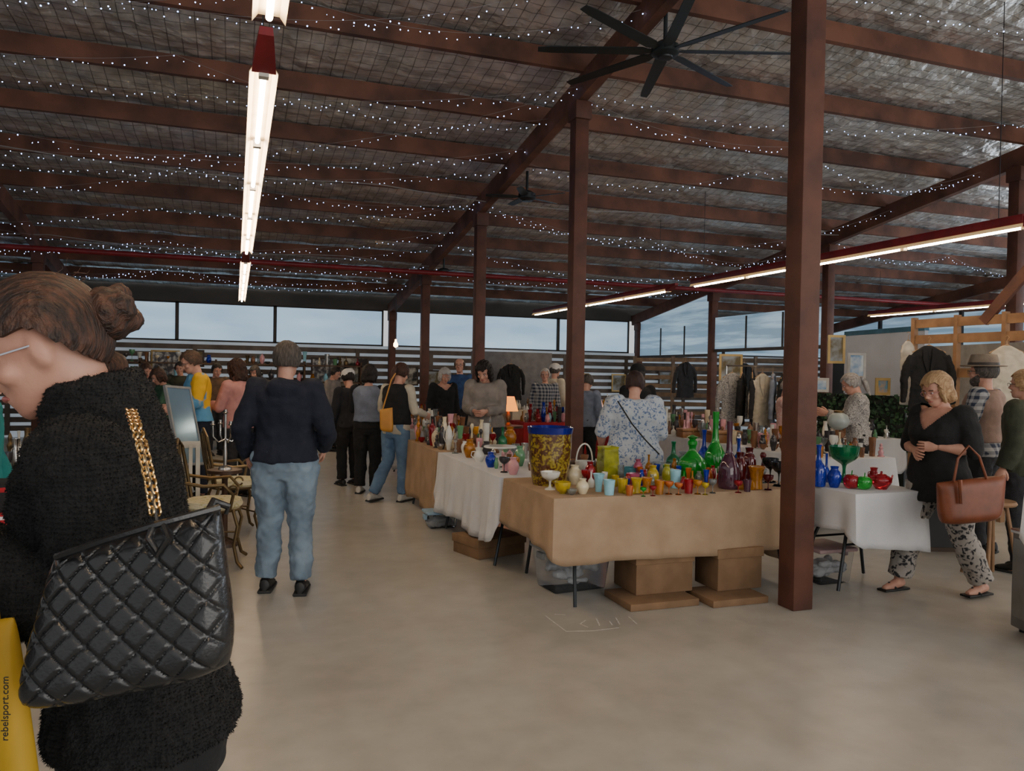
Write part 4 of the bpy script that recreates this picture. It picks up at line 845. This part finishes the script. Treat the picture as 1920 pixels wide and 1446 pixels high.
for x,y,w,h,fm,cm,lb in [(310,685,.62,.7,FRG,a3,'gilt framed pale print on left rear wall'),(607,698,.62,.72,FRD,a3,'dark framed black and white poster on rear wall'),(663,698,.75,.78,FRD,a1,'dark framed portrait on rear wall above cap wearer'),(812,712,.6,.5,FRD,a2,'dark framed landscape left of third post'),(1092,712,.4,.36,FRG,a2,'small framed print right of second post'),(1160,718,.45,.5,FRG,a2,'brown framed print left of beanie wearer'),(366,672,.4,.4,FRD,a2,'small dark framed painting above blue and yellow jacket'),(1250,712,.55,.5,FRD,a2,'dark framed painting on right rear slats'),(770,705,.4,.5,FRD,a1,'small dark framed portrait between fourth and fifth posts')]:
    v=at(x,y,1)-V((0,0,CH)); k=19.62/v.y; c=V((0,0,CH))+v*k
    framed((c.x,19.62,c.z-h/2),w,h,0,lb,fm,cm)
for x,y,d,w,h,fm,cm,lb,rz in [(1568,655,12.5,.28,.46,FRG,a2,'tall gilt framed dark painting high on rail right of post',-20),(1606,688,12.8,.3,.46,FRW,a4,'blue painting of white birds on the white partition',-20),(1538,722,12,.26,.22,FRW,a4,'small blue picture above the ivy screen',-20),(1370,690,14,.42,.5,FRG,a2,'gilt framed landscape above the clothes rack',-20),(1655,725,11.6,.22,.26,FRG,art('art_orange',(.55,.3,.12),(.12,.25,.35)),'small warm coloured picture low on white partition',-20),(1762,1000,7.2,.34,.5,FRD,M('art_black',(.02,.02,.02),rough=.4),'black framed board leaning behind blonde woman',-20)]:
    c=at(x,y,d); z=c.z-h/2
    framed((c.x,c.y,z if y<900 else .01),w,h,R(rz),lb,fm,cm)
def garment(c,w,h,rz,mat,label,sleeves=True,kind='jacket'):
    t=thing('hanging_'+kind,label,kind,c,rz,'garments for sale')
    m=MB(); m.sec([(-h,w*.44,.03,-.03),(-h*.6,w*.38,.035,-.035),(-h*.3,w*.40,.04,-.04),(-.12,w*.42,.035,-.035),(-.05,w*.30,.03,-.03),(.0,w*.12,.025,-.03)],None,20)
    if sleeves:
        for s in(-1,1): m.tube([(s*w*.36,0,-.11),(s*w*.47,0,-.24),(s*w*.52,.01,-h*.5),(s*w*.53,.02,-h*.86)],[.042,.045,.04,.035],12)
    f=fuse(m.bm,.011,2,.018,10,.4,c[0]*5); f.build('cloth',mat,t)
    if sleeves:
        lm=MB()
        for s in(-1,1): lm.ringloft([[V((s*x,y,z)),V((s*x2,y,z)),V((s*x2,y-.006,z)),V((s*x,y-.006,z))] for x,x2,y,z in((.03,.07,-.04,-.03),(.02,.075,-.052,-.15),(.002,.02,-.05,-h*.42))])
        lm.build('lapel',mat,t)
    m=MB(); m.tube([(-w*.36,0,-.07),(0,0,.02),(w*.36,0,-.07)],.008,6); m.tube([(0,0,.01),(0,0,.07),(.02,0,.1),(0,0,.12),(-.015,0,.105)],.003,6); m.build('hanger',M('hanger_wood',(.4,.25,.13)),t)
p=at(1742,650,9.2); garment(p,.5,.78,R(-35),BLK,'black jacket hanging on the pale timber frame')
p=at(1888,650,8.3); garment(p,.46,.85,R(-38),CREAMC,'cream knitted top hanging right of fedora man',False,kind='jumper')
p=at(1703,640,9.7); garment(p,.2,.8,R(-38),F('cloth_lace',(.55,.53,.48)),'narrow cream slip at left end of timber frame',False,kind='dress')
p=gd(958,17.5,1.8); garment(p,.6,.8,0,BLK,'black embroidered jacket on grey board behind lamp')
struct_b=gd(960,18.2); o=MB().box((0,0,1.05),(2.0,.05,2.1)).build('display_board',M('board_grey',(.17,.17,.18),rough=.9),loc=(struct_b.x,struct_b.y,0)); tag(o,'dark grey display board behind the hanging embroidered jacket','display board')
a=gd(1362,12.2); b=gd(1478,11.6); t=thing('clothes_rack','metal clothes rack hung with black and white garments','clothes rack',(0,0,0))
for q in(a,b):
    MB().tube([(q.x,q.y,0.01),(q.x,q.y,1.78)],.014,8).build('upright',SIL,t); MB().tube([(q.x,q.y-.25,.02),(q.x,q.y+.25,.02)],.014,8).build('foot',SIL,t)
MB().tube([(a.x,a.y,1.78),(b.x,b.y,1.78)],.014,8).build('rail',SIL,t)
for i,(mt,lb,rz,w_) in enumerate([(LEO,'black and white patterned shirt at left of metal rack',-20,.42),(BLK,'black shirt second on the metal rack',40,.34),(DKG,'charcoal cardigan third on metal rack',55,.34),(CREAMC,'cream knitted coat fourth on the metal rack',-5,.36),(GRB,'grey blue blouse fifth on metal rack',50,.34),(BLK,'black top at right end of metal rack',35,.34)]):
    q=a.lerp(b,.10+.165*i); garment((q.x,q.y,1.66),w_,.8,R(rz),mt,lb,True,kind='shirt')
for i,(x,mt,lb) in enumerate([(1285,DKG,'dark grey shirt hanging on far slatted wall'),(1395,BLK,'black jacket hung far right on slatted wall')]):
    p=gd(x,16.4,1.9); garment(p,.5,.75,0,mt,lb,kind='shirt')
t=thing('pallet_screen','brown slatted pallet screen behind right stall','screen',(0,0,0)); a=gd(1190,20);b=gd(1500,18)
PWD=M('pallet_wood',(.24,.17,.12),(.15,.11,.08),rough=.8)
for k in range(9): MB().beam((a.x,a.y,.25+k*.22),(b.x,b.y,.25+k*.22),.02,.1).build('slat',PWD,t,False)
for k in range(5): q=a.lerp(b,k/4); MB().box((q.x,q.y,1.05),(.08,.05,2.1)).build('upright',PWD,t,False)
def lamp(p,h,label,sm):
    t=thing('table_lamp',label,'lamp',p)
    MB().lathe([(.06,0),(.05,.02),(.02,.05),(.045,h*.3),(.015,h*.5),(.008,h*.6)],seg=16).build('base',BRASS,t)
    MB().lathe([(h*.34,h*.5),(h*.2,h),(h*.195,h),(h*.335,h*.5)],seg=24).build('lamp_shade',sm,t)
lamp(V((4.1,11.6,ZT+.006)),.46,'glowing orange shaded table lamp beyond beige sweatshirt woman',M('shade_orange',(.9,.40,.08),rough=.8,emit=1.6,ec=(1,.28,.03)))
o=thing('side_table','small round side table under the orange lamp','table',(4.1,11.6,0)); MB().lathe([(.01,.735),(.24,.735),(.24,.77),(.01,.77)],seg=24).build('top',WDK,o); MB().lathe([(.16,0),(.14,.03),(.03,.06),(.03,.7),(.08,.735)],seg=14).build('pedestal',WDK,o)
lamp(V((6.2,12.75,ZT+.006)),.42,'pink shaded table lamp on dark red cloth',M('shade_pink',(.6,.3,.25),emit=.9,ec=(1,.5,.35)))
p=at(742,645,17); t=thing('pendant_bulb','warm pendant bulb glowing by the fourth post','pendant light',p); MB().lathe([(.01,-.08),(.05,-.05),(.05,0),(.02,.06),(.02,.1)],seg=14).build('bulb',M('bulb_warm',(1,.8,.5),emit=20,ec=(1,.6,.3)),t); MB().tube([(0,0,.1),(0,0,zb(p.y)+.1-p.z)],.006,5).build('cord',MET,t)
WD=M('wood_honey',(.3,.14,.05),(.2,.09,.03),rough=.4,scale=8)
for p,w,h,d,lb in [(V((5.85,8.35,ZT+.006)),.42,.15,.3,'honey wooden box on right stall table'),(V((5.85,9.1,ZT+.006)),.3,.12,.25,'smaller wooden box left of honey wooden box'),(V((2.6,9.1,ZT+.006)),.22,.18,.2,'dark brown leather box near orange lamp'),(G(1092,892,ZT+.006),.24,.12,.16,'dark open jewellery case behind front table')]:
    t=thing('wooden_box',lb,'box',p,-.2); mt=WD if 'honey' in lb or 'smaller' in lb else WDK
    MB().box((0,0,h*.35),(w,d,h*.7),None,.004).build('body',mt,t); MB().box((0,0,h*.86),(w+.01,d+.01,h*.25),None,.004).build('lid',mt,t); MB().box((0,-d/2-.006,h*.72),(.02,.006,.02)).build('clasp',GOLD,t,False)
a=gd(1500,13.0); b=gd(1700,11.5); t=thing('ivy_screen','low screen of artificial ivy leaves across right stalls','ivy screen',(0,0,0))
MB().beam((a.x,a.y,.68),(b.x,b.y,.68),.03,1.36 ).build('backing',M('screen_dark',(.015,.02,.018)),t,False)
m=MB()
for k in range(1500):
    q=a.lerp(b,rnd()); z=U(.5,1.36); n_=V((U(-1,1),U(-1,-.2),U(-.5,.8))).normalized(); s=n_.orthogonal().normalized()*U(.02,.045); u=n_.cross(s); c=V((q.x,q.y-.04,z))+V((U(-.02,.02),U(-.05,.02),0))
    vs=[m.bm.verts.new(c+w_) for w_ in(s,u,-s,-u)]; m.bm.faces.new(vs)
o=m.build('leaves',M('ivy_leaf',(.05,.12,.05),(.02,.05,.03),rough=.6),t,False); o['kind']='stuff'
# bags ---------------------------------------------------------------
BLEA=M('leather_black',(.010,.010,.011),(.014,.014,.015),rough=.27,scale=30,bump=.10,bs=220,coat=.2)
def tote(corn,th,mat,label,quilt=0,nm='handbag',n=90,cat='handbag',ex=8,rl=.16):
    t=thing(nm,label,cat,(0,0,0)); TL,TR,BR,BL=corn; nrm=(TR-TL).cross(BL-TL).normalized()
    if nrm.dot(V((0,0,CH))-TL)<0: nrm=-nrm
    m=MB(); nn=n
    for sgn in(1,-1):
        vs=[]
        for j in range(nn+1):
            row=[]
            for i in range(nn+1):
                u=math.sin((i/nn*2-1)*PI/2*.999); v=math.sin((j/nn*2-1)*PI/2*.999)
                k_=rl*max(0,min(1,(v+.2)/1.2)); uu=u*math.sqrt(1-v*v*k_*1.2); vv=v*math.sqrt(1-abs(u)**4*(rl*1.5 if v>0 else .02))
                a_=(uu+1)/2; b_=(vv+1)/2
                p=TL*(1-a_)*(1-b_)+TR*a_*(1-b_)+BR*a_*b_+BL*(1-a_)*b_
                prof=(max(0,1-abs(u)**ex)*max(0,1-abs(v)**ex))**.5*(.6+.4*(v+1)/2)
                off=th*prof
                if quilt:
                    f1=abs(math.sin((a_*quilt+b_*quilt*.8)*PI)); f2=abs(math.sin((a_*quilt-b_*quilt*.8)*PI))
                    off+= .0055*(min(f1,.5)*min(f2,.5)/.25)**.5*min(1,prof*2)
                row.append(m.bm.verts.new(p+nrm*(sgn*max(off,.001) )))
            vs.append(row)
        for j in range(nn):
            for i in range(nn): m.bm.faces.new((vs[j][i],vs[j][i+1],vs[j+1][i+1],vs[j+1][i]))
    rim=[v for v in m.bm.verts if v.is_boundary]
    bmesh.ops.remove_doubles(m.bm,verts=rim,dist=.0025)
    m.build('bag_body',mat,t)
    return t,nrm
D=1.08
t,nrm=tote([at(105,1043,D),at(412,950,D+.02),at(448,1258,D+.01),at(26,1340,D-.02)],.045,BLEA,'black quilted leather tote with gold chain strap on foreground woman',6,'quilted_handbag',140,rl=.14)
def chain(pts,mat,parent,lw=.0042):
    P_=[]
    for a,b in zip(pts,pts[1:]):
        n=max(1,int((b-a).length/.0092))
        for k in range(n): P_.append(a.lerp(b,k/n))
    for i,p in enumerate(P_[:-1]):
        d=(P_[i+1]-p).normalized(); s=d.orthogonal().normalized(); s2=d.cross(s); s=s if i%2 else s2
        m=MB(); m.tube([p+d*.0066*math.cos(a)+s*lw*math.sin(a) for a in[2*PI*k/10 for k in range(11)]],.0017,5); m.build('chain_link',mat,parent)
ch1=[at(240,770,1.19),at(250,800,1.12),at(262,840,1.085),at(276,905,1.055),at(288,985,1.035)]; ch2=[at(251,770,1.195),at(261,800,1.125),at(273,840,1.09),at(288,905,1.06),at(301,985,1.04)]
chain(ch1,GOLD,t); chain(ch2,GOLD,t)
MB().tube([p.lerp(q,.5) for p,q in zip(ch1,ch2)],.0028,6).build('strap_cord',BLEA,t)
m=MB(); m.tube([at(288,980,1.035),at(280,1010,1.022),at(296,1038,1.018),at(316,1010,1.02),at(304,980,1.035)],.0055,8); m.build('strap_tab',BLEA,t)
m=MB(); m.tube([at(388,962,1.07),at(400,940,1.09),at(428,950,1.1),at(424,964,1.1)],[.005,.006,.005,.003],8); m.build('rear_strap',BLEA,t)
m=MB(); m.tube([at(105,1045,1.06),at(200,1012,1.03),at(300,982,1.03),at(412,952,1.08)],.005,6); m.build('top_piping',BLEA,t)
def text(body,size,p,rot,mat,parent=None):
    tc=bpy.data.curves.new('lettering','FONT'); tc.body=body; tc.size=size; tc.extrude=.0004
    o=bpy.data.objects.new('x',tc); COL.objects.link(o); dg=bpy.context.evaluated_depsgraph_get(); me=bpy.data.meshes.new_from_object(o.evaluated_get(dg)); bpy.data.objects.remove(o)
    me.materials.append(mat); o=bpy.data.objects.new('lettering',me); COL.objects.link(o)
    o.matrix_world=Matrix.Translation(p)@rot
    if parent: o.parent=parent
    return o
d=5.42
TANL=M('leather_tan',(.22,.062,.026),(.15,.042,.017),rough=.4,scale=10)
t,nrm=tote([at(1756,905,d),at(1886,890,d),at(1876,976,d),at(1760,986,d)],.07,TANL,'tan brown leather tote hanging from blonde woman forearm',0,'tote_bag',24)
for dd in(-.03,.03): MB().tube([at(1788,903,d+dd),at(1796,860,d+dd),at(1816,836,d+dd),at(1836,856,d+dd),at(1850,898,d+dd)],.009,7).build('handle',TANL,t)
m=MB(); m.tube([at(1800,900,d-.07),at(1803,945,d-.08)],.014,6); m.build('tag',TANL,t)
d=9.15
MUS=M('leather_mustard',(.5,.24,.04),(.4,.18,.03),rough=.5)
t,nrm=tote([at(712,768,d),at(736,764,d),at(738,812,d),at(712,808,d)],.04,MUS,'mustard shoulder bag hanging beside ponytail woman',0,'shoulder_bag',16)
MB().tube([at(718,766,d),at(734,712,d-.02),at(742,700,d)],.009,6).build('strap',MUS,t)
m=MB(); m.tube([at(1158,752,6.82),at(1185,795,6.77),at(1210,825,6.79),at(1236,852,6.84)],.007,6); tag(m.build('crossbody_strap',SHB),'thin black crossbody strap over the floral dress','bag strap')
d=1.14
YB=M('bag_yellow',(.40,.24,.008),(.32,.19,.006),rough=.6)
t,nrm=tote([at(-140,1190,d),at(26,1155,d-.02),at(84,1620,d-.02),at(-110,1620,d)],.03,YB,'yellow printed shopping bag at bottom left corner',0,'shopping_bag',24)
rot=Matrix.Rotation(-YAW,4,'Z')@Matrix.Rotation(R(90),4,'X')@Matrix.Rotation(R(90),4,'Z')
text('rebelsport.com',.0142,at(15,1390,1.045),rot,M('print_black',(.02,.02,.02)),t)
MB().tube([at(-60,1195,d),at(-50,1090,d),at(-15,1090,d),at(-5,1190,d)],.006,6).build('handle',YB,t)
# right edge cloth and cabinet
p=gd(2035,3.9); table(p.x,p.x+.6,p.y-.25,p.y+.25,1.22,'tall stand at right edge under white cloth',WCL,'white cloth corner hanging at right edge of view',(.5,.3,.56,.3),wave=.08)
p=gd(2028,4.75); t=thing('cabinet','grey cabinet with silver edge at lower right border','cabinet',(p.x,p.y,0),-YAW)
MB().box((0,0,.33),(.5,.45,.6),None,.006).build('body',M('cab_dark',(.16,.155,.15),rough=.4),t); MB().box((0,0,.645),(.52,.47,.03),None,.006).build('top',SIL,t); MB().box((-.252,0,.35),(.01,.4,.5)).build('side_panel',M('cab_grey',(.25,.24,.23),rough=.3,metal=.3),t,False)
for sx in(-1,1):
    for sy in(-1,1): MB().tube([(sx*.2,sy*.18,0),(sx*.2,sy*.18,.04)],.02,8).build('foot',MET,t)
p=gd(1866,6.3); t=thing('wooden_stool','pale wooden stool behind blonde woman with brown bag','stool',(p.x,p.y,0),-.2)
MB().lathe([(.01,.6),(.17,.6),(.18,.615),(.17,.635),(.01,.635)],seg=24).build('seat',PINE,t)
for k in range(4): a=PI/4+k*PI/2; MB().tube([(.1*math.cos(a),.1*math.sin(a),.6),(.2*math.cos(a),.2*math.sin(a),.01)],.015,8).build('leg',PINE,t)
p=at(1572,790,9.0); t=thing('glass_lamp_shade','frosted glass globe held by patterned blouse woman','glass globe',p); MB().lathe([(.03,-.1),(.1,-.06),(.125,0),(.1,.07),(.05,.1)],seg=24).build('globe',M('frosted',(.6,.68,.66),rough=.3,trans=.3),t); MB().lathe([(.052,.098),(.055,.12),(.045,.125)],seg=20).build('collar',BRASS,t)
# ---------------------------------------------------------------- lighting
w=bpy.data.worlds.new('w'); bpy.context.scene.world=w; w.use_nodes=True; w.node_tree.nodes['Background'].inputs[0].default_value=(.84,.86,.88,1); w.node_tree.nodes['Background'].inputs[1].default_value=.9
def area(p,tgt,sx,sy,e,c):
    l=bpy.data.lights.new('daylight','AREA'); l.shape='RECTANGLE'; l.size=sx; l.size_y=sy; l.energy=e; l.color=c
    o=bpy.data.objects.new('daylight',l); COL.objects.link(o); o.location=p; o.rotation_euler=(V(tgt)-V(p)).to_track_quat('-Z','Y').to_euler()
area((6,-3.2,2.4),(4,8,1.6),12,3,340,(1,.95,.88))
area((16.5,8,2.6),(6,9,1.8),8,1.6,270,(.82,.9,1))
